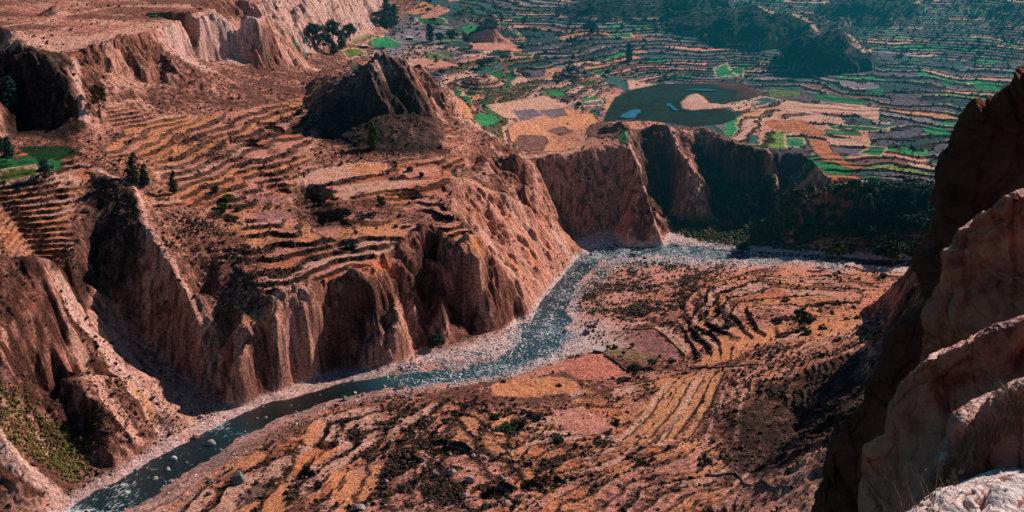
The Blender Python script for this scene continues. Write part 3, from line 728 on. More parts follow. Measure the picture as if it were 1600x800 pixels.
def mixn(nt, fac, a, b, mode='MIX'):
    m = nd(nt, 'ShaderNodeMix', data_type='RGBA', blend_type=mode)
    for s_, v in ((m.inputs[0], fac), (m.inputs[6], a), (m.inputs[7], b)):
        if isinstance(v, (int, float)): s_.default_value = v
        elif isinstance(v, tuple): s_.default_value = (*v, 1)
        else: nt.links.new(v, s_)
    return m.outputs[2]
def math_(nt, op, a, b=None):
    m = nd(nt, 'ShaderNodeMath', operation=op)
    for s_, v in zip(m.inputs, (a, b)):
        if v is None: continue
        if isinstance(v, (int, float)): s_.default_value = v
        else: nt.links.new(v, s_)
    return m.outputs[0]
def bump(nt, h, strength, dist, b):
    n = nd(nt, 'ShaderNodeBump'); n.inputs['Strength'].default_value = strength; n.inputs['Distance'].default_value = dist
    nt.links.new(h, n.inputs['Height']); nt.links.new(n.outputs['Normal'], b.inputs['Normal'])
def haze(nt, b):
    """valley haze: painted as a surface glow that strengthens up the valley"""
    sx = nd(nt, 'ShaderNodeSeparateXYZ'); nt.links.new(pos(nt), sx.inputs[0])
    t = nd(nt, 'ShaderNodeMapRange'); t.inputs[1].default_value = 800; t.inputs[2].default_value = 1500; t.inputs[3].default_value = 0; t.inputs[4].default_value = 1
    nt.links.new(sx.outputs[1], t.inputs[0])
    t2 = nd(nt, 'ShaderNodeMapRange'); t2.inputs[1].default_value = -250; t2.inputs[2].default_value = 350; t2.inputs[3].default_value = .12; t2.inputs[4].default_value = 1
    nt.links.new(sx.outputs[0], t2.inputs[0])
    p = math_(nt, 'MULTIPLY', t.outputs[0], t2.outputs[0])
    b.inputs['Emission Color'].default_value = (.008, .155, .21, 1)  # faint teal emission stands in for haze in the air
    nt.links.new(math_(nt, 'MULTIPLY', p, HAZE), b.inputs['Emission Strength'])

mL, nt, b = mat('dry land')
att = nd(nt, 'ShaderNodeAttribute', attribute_name='Col')
f1 = noise(nt, .75, 5, .7); f2 = noise(nt, 3.0, 3, .6); f3 = noise(nt, .22, 4, .6)
c1 = mixn(nt, .85, att.outputs['Color'], ramp(nt, f1, [(.33, (.13, .13, .15)), (.44, (.62, .60, .58)), (.54, (1.12, 1.1, 1.07)), (.68, (1.85, 1.8, 1.7))]), 'MULTIPLY')
c1 = mixn(nt, .7, c1, ramp(nt, f2, [(.32, (.5, .48, .5)), (.5, (1, 1, 1)), (.7, (1.4, 1.35, 1.3))]), 'MULTIPLY')
nt.links.new(c1, b.inputs['Base Color']); b.inputs['Roughness'].default_value = .95
b.inputs['Specular IOR Level'].default_value = .1
bump(nt, math_(nt, 'ADD', math_(nt, 'MULTIPLY', f1, 1.0), math_(nt, 'MULTIPLY', f2, .35)), .9, 1.1, b)
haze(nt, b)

# ------------------------------------------------------------------ split the land into its named pieces
def mesh_np(name, V, Q, material, smooth=True, colors=None, parent=None, loc=None):
    me = bpy.data.meshes.new(name)
    V = np.asarray(V, np.float32); Q = np.asarray(Q, np.int32); k = Q.shape[1]
    me.vertices.add(len(V)); me.vertices.foreach_set('co', V.ravel())
    me.loops.add(Q.size); me.loops.foreach_set('vertex_index', Q.ravel())
    me.polygons.add(len(Q)); me.polygons.foreach_set('loop_start', np.arange(0, Q.size, k, dtype=np.int32))
    try: me.polygons.foreach_set('loop_total', np.full(len(Q), k, np.int32))
    except Exception: pass
    me.polygons.foreach_set('use_smooth', np.full(len(Q), smooth))
    if colors is not None:
        a = me.color_attributes.new('Col', 'FLOAT_COLOR', 'POINT')
        a.data.foreach_set('color', np.concatenate([colors, np.ones((len(colors), 1), np.float32)], 1).astype(np.float32).ravel())
    me.update(); me.validate(verbose=False)
    me.materials.append(material)
    o = bpy.data.objects.new(name, me); COL.objects.link(o)
    if parent: o.parent = parent
    if loc is not None: o.location = loc
    return o

idx = np.arange(NV).reshape(NR, NCOL)
Q = np.stack([idx[:-1, :-1], idx[:-1, 1:], idx[1:, 1:], idx[1:, :-1]], 2).reshape(-1, 4)
peakm = inside(X, Y, PP([(480,120),(560,96),(592,84),(662,112),(725,178),(700,236),(640,245),(560,240),(490,205)]) , 0) > .5
hillm = np.zeros(NV, bool)
for (u, v, zt, rx, ry, pw) in HILLS_W:
    hillm |= ((X - u) / rx) ** 2 + ((Y - v) / ry) ** 2 < .8
riverline = [W(u, v, 0)[:2] for u, v in [(-200,930),(60,860),(170,790),(300,715),(400,655),(520,620),(600,605),(700,590),(800,570),(860,520),(880,470),(910,420),(960,400),(1040,396),(1160,400),(1290,404),(1440,412),(1750,408)]]
rl_m = along(X, Y, riverline, 30, 1)
bedm = (Z < 2.6) & (Y < 960) & (rl_m > .1)
# north / south of the river
_rx = np.array([p[0] for p in riverline]); _ry = np.array([p[1] for p in riverline])
_o = np.argsort(_rx); ryx = np.interp(X, _rx[_o], _ry[_o])
south = Y < ryx
kind = np.zeros(NV, np.int8)
kind[south] = 1
kind[(valley > .5)] = 2
kind[(plat > .5)] = 3
kind[peakm] = 4; kind[hillm] = 5
kind[lk > .5] = 6; kind[bedm] = 7
names = ['canyon_slope', 'near_bank', 'terraced_valley_floor', 'plateau', 'rocky_pinnacle', 'far_hill', 'marsh', 'river_bed']
kq = kind[Q[:, 0]]
for k, nm in enumerate(names):
    sel = Q[kq == k]
    if not len(sel): continue
    u_, inv = np.unique(sel, return_inverse=True)
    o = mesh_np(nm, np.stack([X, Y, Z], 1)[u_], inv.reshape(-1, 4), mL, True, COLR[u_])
    o['kind'] = 'structure'
# ------------------------------------------------------------------ generic low shapes
def ico(sub):
    import bmesh
    bm = bmesh.new(); bmesh.ops.create_icosphere(bm, subdivisions=sub, radius=1)
    v = np.array([x.co[:] for x in bm.verts], np.float32); f = np.array([[q.index for q in p.verts] for p in bm.faces], np.int32)
    bm.free(); return v, f
ICO1, ICO2, ICO3 = ico(1), ico(2), ico(3)

def scatter(name, px, py, pz, rad, flat, cols, tmpl, material, jit=.35, sink=.25, smooth=False):
    """many small lumps merged in one mesh"""
    v, f = tmpl; n, k = len(px), len(v)
    ang = RNG.uniform(0, 6.283, n).astype(np.float32); ca, sa = np.cos(ang)[:, None], np.sin(ang)[:, None]
    J = 1 + jit * RNG.uniform(-1, 1, (n, k)).astype(np.float32)
    sx = rad[:, None] * RNG.uniform(.75, 1.3, (n, 1)); sy = rad[:, None] * RNG.uniform(.75, 1.2, (n, 1))
    vx, vy, vz = v[None, :, 0] * J * sx, v[None, :, 1] * J * sy, v[None, :, 2] * J * rad[:, None] * flat
    V = np.stack([px[:, None] + vx * ca - vy * sa, py[:, None] + vx * sa + vy * ca, pz[:, None] + vz + (rad * flat * (1 - 2 * sink))[:, None]], 2).reshape(-1, 3)
    F = (f[None] + (np.arange(n) * k)[:, None, None]).reshape(-1, 3)
    cc = np.repeat(cols, k, 0) * (1 + .25 * RNG.uniform(-1, 1, (n * k, 1)))
    return mesh_np(name, V, F, material, smooth, cc.astype(np.float32))

def vcol_mat(name, rough=.9, nscale=1.5, lo=.7, hi=1.3, bmp=.0, hz_=True):
    m, nt, b = mat(name)
    a = nd(nt, 'ShaderNodeAttribute', attribute_name='Col')
    f = noise(nt, nscale, 4)
    c = mixn(nt, 1.0, a.outputs['Color'], ramp(nt, f, [(.3, (lo,) * 3), (.7, (hi,) * 3)]), 'MULTIPLY')
    nt.links.new(c, b.inputs['Base Color']); b.inputs['Roughness'].default_value = rough; b.inputs['Specular IOR Level'].default_value = .2
    if bmp: bump(nt, f, bmp, .3, b)
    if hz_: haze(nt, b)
    return m
m_scrub = vcol_mat('scrub leaves'); m_stone = vcol_mat('river stone', .7, 2.0, .8, 1.2)

# ------------------------------------------------------------------ scrub on the slopes
area = np.gradient(RY)[:, None] * np.abs(np.gradient(GX, axis=1)); area = area.ravel()
inview = (np.abs(X) < (Y * .97 + 60) * .47)
okland = (lk < .3) & (Z > 2.2) & inview
fieldm = fieldm0
cl2 = sstep(-.15, .35, n2 + .5 * n1)
wgt = area * okland * (.12 + 1.0 * cl2) * (1 - .93 * fieldm) * (1 - .75 * valley) * (1 - .7 * plat) * (1 - .93 * sc)
wgt = wgt * (1 - .5 * np.clip(cl, 0, 1)) * (1 + .7 * south) * (1 - .85 * stripm) * (1 + 3.5 * arcm) * (1 + 7 * lsl + 3 * sl_) * (1 + 3.0 * rise * (fieldm < .5)) * (1 - .6 * tv * (rise < .2))
def pick(wt, n):
    c = np.cumsum(wt); return np.searchsorted(c, RNG.uniform(0, c[-1], n))
n = int(175000 * QUAL); ii = pick(wgt, n)
jx, jy = RNG.uniform(-.5, .5, n), RNG.uniform(-.5, .5, n)
base_c = np.array([[.06, .036, .028], [.035, .035, .024], [.09, .05, .036], [.022, .028, .024], [.14, .08, .05]], np.float32)
cc = base_c[RNG.integers(0, 5, n)]
rr = (RNG.uniform(.25, .62, n) * (1 + 1.1 * (RNG.uniform(0, 1, n) > .93))).astype(np.float32)
o = scatter('scrub', X[ii] + jx, Y[ii] + jy, Z[ii], rr, .8, cc, ICO1, m_scrub, .45, .2); o['kind'] = 'stuff'
# hedges and bushes along the valley terraces
wv = area * okland * valley * (.15 + 4 * rise + .8 * sstep(.05, .4, n1)) * (1 - fieldm)
n = int(9000 * QUAL); ii = pick(wv, n)
cc = np.array([[.02, .04, .03], [.03, .05, .03], [.05, .05, .035]], np.float32)[RNG.integers(0, 3, n)]
o = scatter('hedge_scrub', X[ii], Y[ii], Z[ii], RNG.uniform(.5, 1.3, n).astype(np.float32) * (.8 + .5 * yfar[ii]), .8, cc, ICO1, m_scrub, .45, .2); o['kind'] = 'stuff'
# thicket on the wooded bank
ww = area * okland * wood
n = int(6500 * QUAL); ii = pick(ww * (.3 + sstep(-.1, .3, n2)), n)
cc = np.array([[.014, .04, .034], [.025, .06, .036], [.05, .07, .04]], np.float32)[RNG.integers(0, 3, n)]
o = scatter('thicket', X[ii], Y[ii], Z[ii], RNG.uniform(.7, 2.0, n).astype(np.float32), .9, cc, ICO1, m_scrub, .4, .1); o['kind'] = 'stuff'
# ochre shrubs on the lower left slope and green bushes by the flood plain
mm = inside(X, Y, PP([(0,610),(60,640),(120,690),(135,740),(110,750),(60,720),(0,660)]), 4) * area
n = 900; ii = pick(mm, n); cc = np.array([[.16, .15, .03], [.10, .11, .03], [.2, .16, .05]], np.float32)[RNG.integers(0, 3, n)]
o = scatter('ochre_scrub', X[ii], Y[ii], Z[ii], RNG.uniform(.3, .9, n).astype(np.float32), .8, cc, ICO1, m_scrub, .4, .2); o['kind'] = 'stuff'
mm = inside(X, Y, PP([(1040,340),(1160,342),(1250,385),(1330,396),(1200,398),(1060,366)]), 3) * area * (Z > .9)
n = 1500; ii = pick(mm, n); cc = np.array([[.03, .07, .02], [.05, .08, .03], [.09, .07, .04]], np.float32)[RNG.integers(0, 3, n)]
o = scatter('flood_plain_bushes', X[ii], Y[ii], Z[ii], RNG.uniform(.4, 1.3, n).astype(np.float32), .8, cc, ICO1, m_scrub, .4, .2); o['kind'] = 'stuff'
fan2 = inside(X + 14 * n2, Y + 14 * n2, PP([(880,455),(930,405),(1150,412),(1110,450),(1050,505),(930,525),(890,500)]), 16)
mm = fan2 * area * (Z > .9)
n = 2600; ii = pick(mm * (.12 + sstep(-.1, .4, n2 + .6 * n3)), n); cc = np.array([[.03, .045, .02], [.06, .06, .03], [.09, .07, .04], [.2, .19, .18]], np.float32)[RNG.integers(0, 4, n)]
o = scatter('fan_scrub', X[ii], Y[ii], Z[ii], RNG.uniform(.25, .9, n).astype(np.float32), .75, cc, ICO1, m_scrub, .4, .2); o['kind'] = 'stuff'

# ------------------------------------------------------------------ water
mW, nt, b = mat('river water')
a = nd(nt, 'ShaderNodeAttribute', attribute_name='Col'); sp = nd(nt, 'ShaderNodeSeparateColor'); nt.links.new(a.outputs['Color'], sp.inputs[0])
mp = nd(nt, 'ShaderNodeMapping'); mp.inputs['Scale'].default_value = (1, 1.0, 1); mp.inputs['Rotation'].default_value = (0, 0, 0); fl_ = nd(nt, 'ShaderNodeAttribute', attribute_name='Flow'); nt.links.new(fl_.outputs['Vector'], mp.inputs[0])
fo = noise(nt, 1.0, 7, .70, mp.outputs[0])
big = noise(nt, .07, 3, .5)
thr = math_(nt, 'SUBTRACT', math_(nt, 'ADD', .60, math_(nt, 'MULTIPLY', big, .42)), math_(nt, 'MULTIPLY', sp.outputs[0], .34))
fm = math_(nt, 'MULTIPLY', math_(nt, 'SUBTRACT', fo, thr), 14)
cl_ = nd(nt, 'ShaderNodeClamp'); nt.links.new(fm, cl_.inputs[0])
wc = mixn(nt, sp.outputs[1], (.010, .016, .016), (.008, .085, .115))
nt.links.new(mixn(nt, cl_.outputs[0], wc, (.75, .88, .90)), b.inputs['Base Color'])
nt.links.new(math_(nt, 'ADD', math_(nt, 'MULTIPLY', cl_.outputs[0], .6), .16), b.inputs['Roughness'])
b.inputs['Specular IOR Level'].default_value = .5
bump(nt, noise(nt, 1.1, 5, .7), .5, .5, b)
cps = [(-120,900,.3,0),(20,870,.6,.1),(118,806,1.2,.5),(150,788,.8,.3),(230,742,.55,.15),(300,705,.5,.15),(360,672,.68,.45),(410,650,.2,0),(500,618,.05,.0),(560,606,.05,.2),(600,601,.1,.9),(650,597,.6,.9),(720,590,.7,.8),(790,570,.7,.9),(825,545,.6,.9),(838,510,.8,.9),(850,475,.3,.5),(878,440,.35,.4),(905,405,.85,.6),(950,390,.8,.9),(1040,388,.8,.9),(1100,395,.8,.9),(1160,402,.7,.9),(1220,401,.6,.8),(1290,404,.6,.8),(1360,411,.5,.5),(1440,413,.4,.5),(1560,409,.4,.5),(1750,400,.4,.5)]
cw_ = [(*W(u, v, 0)[:2], f, t) for u, v, f, t in cps]
V, cv = [], []
NS = 12
pts = []
for a_, b_ in zip(cw_[:-1], cw_[1:]):
    for k in range(6):
        pts.append([a_[i] + (b_[i] - a_[i]) * k / 6 for i in range(4)])
pts = np.array(pts)
tg = np.gradient(pts[:, :2], axis=0)
for _ in range(3): tg[1:-1] = (tg[:-2] + tg[1:-1] + tg[2:]) / 3
tg /= np.linalg.norm(tg, axis=1, keepdims=True)
nrm = np.stack([-tg[:, 1], tg[:, 0]], 1)
for i in range(len(pts)):
    for j in range(NS + 1):
        s_ = (j / NS - .5) * 46
        V.append((pts[i, 0] + nrm[i, 0] * s_, pts[i, 1] + nrm[i, 1] * s_, 0)); cv.append((pts[i, 2], pts[i, 3], 0))
idq = np.arange(len(V)).reshape(len(pts), NS + 1)
Qw = np.stack([idq[:-1, :-1], idq[:-1, 1:], idq[1:, 1:], idq[1:, :-1]], 2).reshape(-1, 4)
o = mesh_np('river', V, Qw[:, ::-1], mW, True, np.array(cv, np.float32)); o['kind'] = 'structure'
_sd = np.r_[0, np.cumsum(np.hypot(np.diff(pts[:, 0]), np.diff(pts[:, 1])))]
_fl = np.array([(_sd[i] * .30, (j / NS - .5) * 46 * 1.1, 0) for i in range(len(pts)) for j in range(NS + 1)], np.float32)
_at = o.data.attributes.new('Flow', 'FLOAT_VECTOR', 'POINT'); _at.data.foreach_set('vector', _fl.ravel())

def pond(name, pts, z):
    p = [hit(u, v) for u, v in pts]; cx, cy = np.mean(p, 0)
    out = []
    for i in range(len(p)):
        a_, b_ = np.array(p[i]), np.array(p[(i + 1) % len(p)])
        for k in range(5):
            q = a_ + (b_ - a_) * k / 5; jt = 2.6 * fbm(np.array([q[0]]), np.array([q[1]]), 9, 2, 5)[0]
            out.append((q[0] + jt, q[1] + jt, z))
    V = [(cx, cy, z)] + out; n = len(out)
    o = mesh_np(name, V, [(0, 1 + i, 1 + (i + 1) % n) for i in range(n)], mP, False); o['kind'] = 'structure'
mP, nt, b = mat('pond water'); b.inputs['Roughness'].default_value = .08
nt.links.new(ramp(nt, noise(nt, .15, 3), [(.3, (.02, .12, .20)), (.7, (.04, .22, .34))]), b.inputs['Base Color']); bump(nt, noise(nt, 1.5, 3), .2, .1, b)  # blue of the reflected sky painted into the base colour
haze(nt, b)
pond('pond', [(966,184),(975,179),(986,174),(996,172),(1003,177),(996,180),(991,186),(977,186)], 57.25)
pond('pond', [(1040,163),(1048,163),(1053,167),(1061,171),(1060,174),(1052,174),(1047,168)], 57.2)
pond('pond', [(1072,141),(1090,140),(1118,142),(1122,143),(1100,143.5),(1082,142.5)], 57.2)

# ------------------------------------------------------------------ stones in and beside the river
def zone_w(pts, soft=4): return inside(X, Y, PP(pts), soft)
Zs = np.maximum(Z, -.25)
corr = sstep(.2, .9, rl_m) * (Y < 960)
delta = zone_w([(895,395),(940,362),(1020,358),(1100,375),(1300,392),(1560,398),(1560,425),(1300,422),(1160,412),(1040,415),(960,425),(900,470),(905,540),(850,570),(800,590),(640,606),(600,598),(640,570),(760,545),(815,510),(830,470)])
wst = area * (Z < 2.6) * (Z > -1.7) * corr * (.07 + delta * 1.5) * (1 - .75 * (Z < -.3) * (delta < .3)) * inview * (.25 + 1.5 * sstep(-.2, .3, fbm(X, Y, 14, 3, 190)))
n = int(26000 * max(QUAL, .6)); ii = pick(wst, n)
pal = np.array([[.60, .70, .74], [.36, .46, .52], [.85, .88, .90], [.16, .20, .23], [.62, .56, .54]], np.float32)
rr = (.16 + .5 * RNG.uniform(0, 1, n) ** 3.0 + .5 * (RNG.uniform(0, 1, n) > .985)).astype(np.float32)
o = scatter('river_stones', X[ii] + RNG.uniform(-.4, .4, n), Y[ii] + RNG.uniform(-.4, .4, n), Zs[ii], rr, .7, pal[RNG.integers(0, 5, n)], ICO1, m_stone, .22, .3); o['kind'] = 'stuff'
# rubble at cliff feet and on the near slope
wr = area * ((zone_w([(230,600),(300,600),(355,640),(350,670),(250,690)]) * 3 + zone_w([(560,650),(1000,700),(1000,800),(560,800)], 10) * .35 + .05) * okland * (Y < 960) + 1.5 * np.clip(1 - np.abs(Z - 3) / 2.5, 0, 1) * corr)
n = int(9000 * max(QUAL, .6)); ii = pick(wr, n)
pal2 = np.array([[.40, .28, .23], [.30, .22, .19], [.5, .38, .32], [.24, .17, .15]], np.float32)
rr = (.12 + .5 * RNG.uniform(0, 1, n) ** 3).astype(np.float32)
o = scatter('rubble', X[ii], Y[ii], Z[ii], rr, .7, pal2[RNG.integers(0, 4, n)], ICO1, m_stone, .25, .25); o['kind'] = 'stuff'

# ------------------------------------------------------------------ things
def tag(o, label, cat, group=None):
    o['label'] = label; o['category'] = cat
    if group: o['group'] = group
def empty(name, loc, rz=0, sc_=1):
    o = bpy.data.objects.new(name, None); COL.objects.link(o); o.location = loc; o.rotation_euler = (0, 0, rz)
    o.scale = (sc_,) * 3 if not isinstance(sc_, tuple) else sc_; o.empty_display_size = .5; return o

m_leafs = [vcol_mat('dark evergreen foliage', .8, .5), ]
m_bark, nt, b = mat('bark'); b.inputs['Roughness'].default_value = .9
nt.links.new(ramp(nt, noise(nt, 3), [(.3, (.05, .04, .03)), (.7, (.16, .12, .09))]), b.inputs['Base Color'])

def tube(V, F, p0, p1, r0, r1, k=6):
    d = (Vector(p1) - Vector(p0)).normalized(); s_ = d.orthogonal().normalized(); t_ = d.cross(s_); b0 = len(V)
    for p, r in ((p0, r0), (p1, r1)):
        for i in range(k):
            a = 6.2832 * i / k; V.append(tuple(Vector(p) + s_ * math.cos(a) * r + t_ * math.sin(a) * r))
    for i in range(k): F.append((b0 + i, b0 + (i + 1) % k, b0 + k + (i + 1) % k, b0 + k + i))
    
def tree_meshes(kind, seed):
    """unit tree 1 m tall: trunk with limbs, crown of leaf sprays"""
    r = random.Random(seed); rg = np.random.default_rng(seed)
    V, Fq = [], []
    clumps = []
    if kind == 'plume':       # tall narrow evergreen with several leaders
        nl = r.choice((2, 3)); 
        for q in range(nl):
            ax, ay = r.uniform(-.08, .08), r.uniform(-.08, .08); hh = 1 if q == 0 else r.uniform(.65, .92)
            tube(V, Fq, (0, 0, -.03), (ax * .5, ay * .5, hh * .5), .022, .013); tube(V, Fq, (ax * .5, ay * .5, hh * .5), (ax, ay, hh * .97), .013, .003)
            for k in range(20):
                z = .10 + (hh - .12) * k / 19; rad = .17 * math.sin(math.pi * min(1, .22 + .78 * z / hh)) ** .7 + .02
                for _ in range(3):
                    a = r.uniform(0, 6.28); rr_ = rad * r.uniform(.3, 1)
                    clumps.append((ax * z / hh + math.cos(a) * rr_, ay * z / hh + math.sin(a) * rr_, z, .05 + .02 * r.random()))
    elif kind == 'open':      # eucalypt: bare lower trunk, loose rounded crown
        tube(V, Fq, (0, 0, -.03), (.01, 0, .45), .02, .014); tube(V, Fq, (.01, 0, .45), (0, .01, .92), .014, .004)
        for k in range(16):
            z = r.uniform(.38, .85); a = r.uniform(0, 6.28); L = .20 * math.sin(math.pi * min(1, (z - .2) / .85)) + .03
            e = (math.cos(a) * L, math.sin(a) * L, z + .08)
            tube(V, Fq, (.01, 0, z - .05), e, .007, .002, 4)
            for _ in range(4): clumps.append((e[0] * r.uniform(.5, 1.15), e[1] * r.uniform(.5, 1.15), e[2] + r.uniform(-.05, .06), .065))
        for _ in range(5): clumps.append((r.uniform(-.05, .05), r.uniform(-.05, .05), r.uniform(.85, .96), .06))
    elif kind == 'round':     # broad tree
        tube(V, Fq, (0, 0, -.04), (0, 0, .35), .035, .022)
        for k in range(14):
            a = r.uniform(0, 6.28); L = r.uniform(.12, .36); z = r.uniform(.35, .85) 
            L *= math.sqrt(max(.1, 1 - ((z - .5) / .52) ** 2)); e = (math.cos(a) * L, math.sin(a) * L, z)
            tube(V, Fq, (0, 0, .3), e, .014, .004, 4)
            for _ in range(5): clumps.append((e[0] + r.uniform(-.09, .09), e[1] + r.uniform(-.09, .09), e[2] + r.uniform(-.08, .08), .09))
        for _ in range(8): clumps.append((r.uniform(-.12, .12), r.uniform(-.12, .12), r.uniform(.55, .92), .09))
    else:                     # bush: many stems from the ground
        for k in range(9):
            a = r.uniform(0, 6.28); L = r.uniform(.1, .55); z = r.uniform(.35, .8) * math.sqrt(max(.15, 1 - (L / .65) ** 2)); e = (math.cos(a) * L, math.sin(a) * L, z)
            tube(V, Fq, (0, 0, -.05), e, .02, .006, 4)
            for _ in range(6): clumps.append((e[0] + r.uniform(-.16, .16), e[1] + r.uniform(-.16, .16), max(.08, e[2] + r.uniform(-.25, .12)), .15))
        for _ in range(10): clumps.append((r.uniform(-.3, .3), r.uniform(-.3, .3), r.uniform(.2, .75), .16))
    trunk = (np.array(V, np.float32), np.array(Fq, np.int32))
    # leaf sprays
    cl_ = np.array(clumps, np.float32); m = 26
    c = np.repeat(cl_, m, 0); n = len(c)
    d = rg.normal(0, 1, (n, 3)).astype(np.float32); d /= np.linalg.norm(d, axis=1, keepdims=True)
    p = c[:, :3] + d * c[:, 3:4] * rg.uniform(.45, 1.0, (n, 1)) * np.array([1, 1, .9])
    a = rg.normal(0, 1, (n, 3)); a /= np.linalg.norm(a, axis=1, keepdims=True)
    b_ = np.cross(a, d + rg.normal(0, .5, (n, 3))); b_ /= np.linalg.norm(b_, axis=1, keepdims=True) + 1e-6
    sz = c[:, 3:4] * rg.uniform(.22, .42, (n, 1))
    V4 = np.stack([p - a * sz - b_ * sz * .5, p + a * sz - b_ * sz * .6, p + a * sz * .8 + b_ * sz * .6, p - a * sz * .7 + b_ * sz * .5], 1).reshape(-1, 3)
    Q4 = np.arange(n * 4).reshape(n, 4)
    light = np.repeat(rg.uniform(.6, 1.5, len(cl_)), m)
    tone = np.repeat(light * rg.uniform(.7, 1.3, n), 4)[:, None]
    return trunk, (V4, Q4, tone)
_cache = {}
TONE = {'dark': (.03, .075, .05), 'green': (.06, .14, .035), 'olive': (.09, .095, .045), 'dry': (.12, .085, .05), 'teal': (.02, .085, .07)}
def plant(kind, tone, u, v, hpx, name, label, cat, group=None, wide=1.0, xy=None, hm=None):
    x, y = xy or hit(u, v); z = hz(x, y)
    dep = y * CT + (H0 - z) * ST
    hgt = hm or hpx / FPX * dep
    key = (kind, tone, random.randrange(3))
    if key not in _cache:
        tr_, cr_ = tree_meshes(kind, 100 + len(_cache))
        t_ob = mesh_np('trunk', tr_[0], tr_[1], m_bark, True)
        c_ob = mesh_np('crown', cr_[0], cr_[1], m_leafs[0], False, (cr_[2] * np.array(TONE[tone])[None]).astype(np.float32))
        _cache[key] = (t_ob.data, c_ob.data); e = (t_ob, c_ob)
    else:
        e = tuple(bpy.data.objects.new(nm, d) for nm, d in zip(('trunk', 'crown'), _cache[key]))
        for q in e: COL.objects.link(q)
    root = empty(name, (x, y, z - .1), random.uniform(0, 6.28), (hgt * wide, hgt * wide, hgt))
    for q in e: q.parent = root
    if kind == 'bush': e[0].name = 'stems'; e[1].name = 'foliage'
    tag(root, label, cat, group); return root

T = [
 ('plume','teal',14,163,46,1.5,'shaded clump-like evergreen at the left edge, tallest tree under the shaded plateau cliff'),
 ('plume','teal',12,246,34,1.4,'dark evergreen at the left edge just above the green terraces'),
 ('plume','teal',2,240,30,1.3,'smaller dark evergreen cut by the left edge above the green terraces'),
 ('round','teal',74,282,32,1.0,'dark green round tree on the edge of the green terraces at far left'),
 ('open','dry',157,182,56,1.0,'lone loose-crowned tree with a bare trunk below the plateau on the left'),
 ('plume','dark',209,288,48,1.1,'taller dark green evergreen of the pair above the deep left gully'),
 ('plume','dark',226,292,36,1.1,'shorter dark green evergreen of the pair above the deep left gully'),
 ('plume','dark',272,304,36,.9,'solitary dark evergreen on the slope right of the pair above the gully'),
 ('plume','green',585,234,44,.9,'slim green conifer standing in the shadow at the foot of the rocky pinnacle'),
 ('round','olive',596,332,27,.9,'olive green tree on the dry slope below the fields shelf'),
 ('open','dark',616,268,18,1.2,'small dark tree beside the pale fields of the shelf'),
 ('round','dark',492,74,40,1.0,'leftmost tall tree of the grove behind the rocky pinnacle'),
 ('round','dark',506,80,30,1.1,'second tree from the left in the grove behind the rocky pinnacle'),
 ('round','dark',520,64,36,1.0,'tallest rear tree of the grove behind the rocky pinnacle'),
 ('plume','dark',521,86,24,1.5,'low front tree of the grove behind the rocky pinnacle'),
 ('plume','dark',535,76,28,1.3,'second tree from the right in the grove behind the rocky pinnacle'),
 ('round','dark',547,64,28,1.1,'rightmost tree of the grove behind the rocky pinnacle'),
 ('plume','dark',604,44,46,1.2,'tallest tree of the trio beside the terraces at the foot of the white cliff'),
 ('plume','dark',615,42,34,1.3,'right tree of the trio at the foot of the white cliff'),
 ('round','dark',594,42,26,1.2,'low left tree of the trio at the foot of the white cliff'),
 ('plume','teal',672,66,28,1.2,'dark tree left of the shadow of the small conical hill'),
 ('round','teal',688,68,18,1.3,'squat dark tree in the shadow of the small conical hill'),
 ('round','teal',706,66,20,1.3,'rounded dark tree touching the foot of the small conical hill'),
 ('plume','teal',983,97,30,1.0,'tall lone dark tree among the terraces above the lake'),
 ('round','teal',922,62,32,.9,'dark tree on the path among the upper terraces'),
 ('round','teal',893,118,18,1.3,'left bushy tree of the pair on the terraces left of the lake'),
 ('round','teal',950,120,13,1.2,'right bushy tree of the pair on the terraces left of the lake'),
 ('round','dark',752,108,16,1.4,'round bushy tree on the dry mound right of the rocky pinnacle'),
 ('open','dark',1308,417,44,1.1,'tall tree with a bare double-looking trunk on the near side of the river bend'),
 ('open','dark',1295,408,26,1.2,'shorter tree leaning beside the tall one on the near side of the river'),
 ('round','dark',1249,514,36,.8,'taller of two trees on the near terraces below the river'),
 ('round','dark',1264,512,26,1.0,'lower bushy tree of the two on the near terraces below the river'),
 ('round','dark',1285,520,16,1.2,'small round tree at the right end of the hedge on the near terraces'),
 ('round','dark',1395,416,46,1.1,'large dark tree mass at the river bank below the wooded slope'),
 ('round','dark',1380,412,36,1.1,'dark tree at the river bank left of the largest one'),
 ('round','dark',1447,424,22,1.0,'small tree on the far right river bank near the foreground rock'),
 ('round','dark',963,674,24,1.0,'round dark tree at the lower left end of the straw strips'),
 ('round','dark',990,588,22,1.3,'widest dark round tree below the brown ploughed field'),
 ('round','dark',1018,574,13,1.5,'low round tree on the lower edge of the brown ploughed field'),
 ('round','dark',1050,573,13,1.6,'low broad tree at the lower right corner of the brown ploughed field'),
 ('round','green',950,547,9,1.2,'small bright green tree beside the stone hut'),
 ('round','dark',974,556,8,1.2,'tiny dark tree in the olive field right of the stone hut'),
 ('round','dark',988,543,9,1.2,'tiny dark tree on the upper edge of the olive field'),
 ('round','dark',1031,562,9,1.0,'tiny slim tree at the right end of the olive field'),
]
for kd, tn, u, v, hp, wd_, lb in T: plant(kd, tn, u, v, hp, 'evergreen_tree' if kd == 'plume' else 'tree', lb, 'tree', wide=wd_)
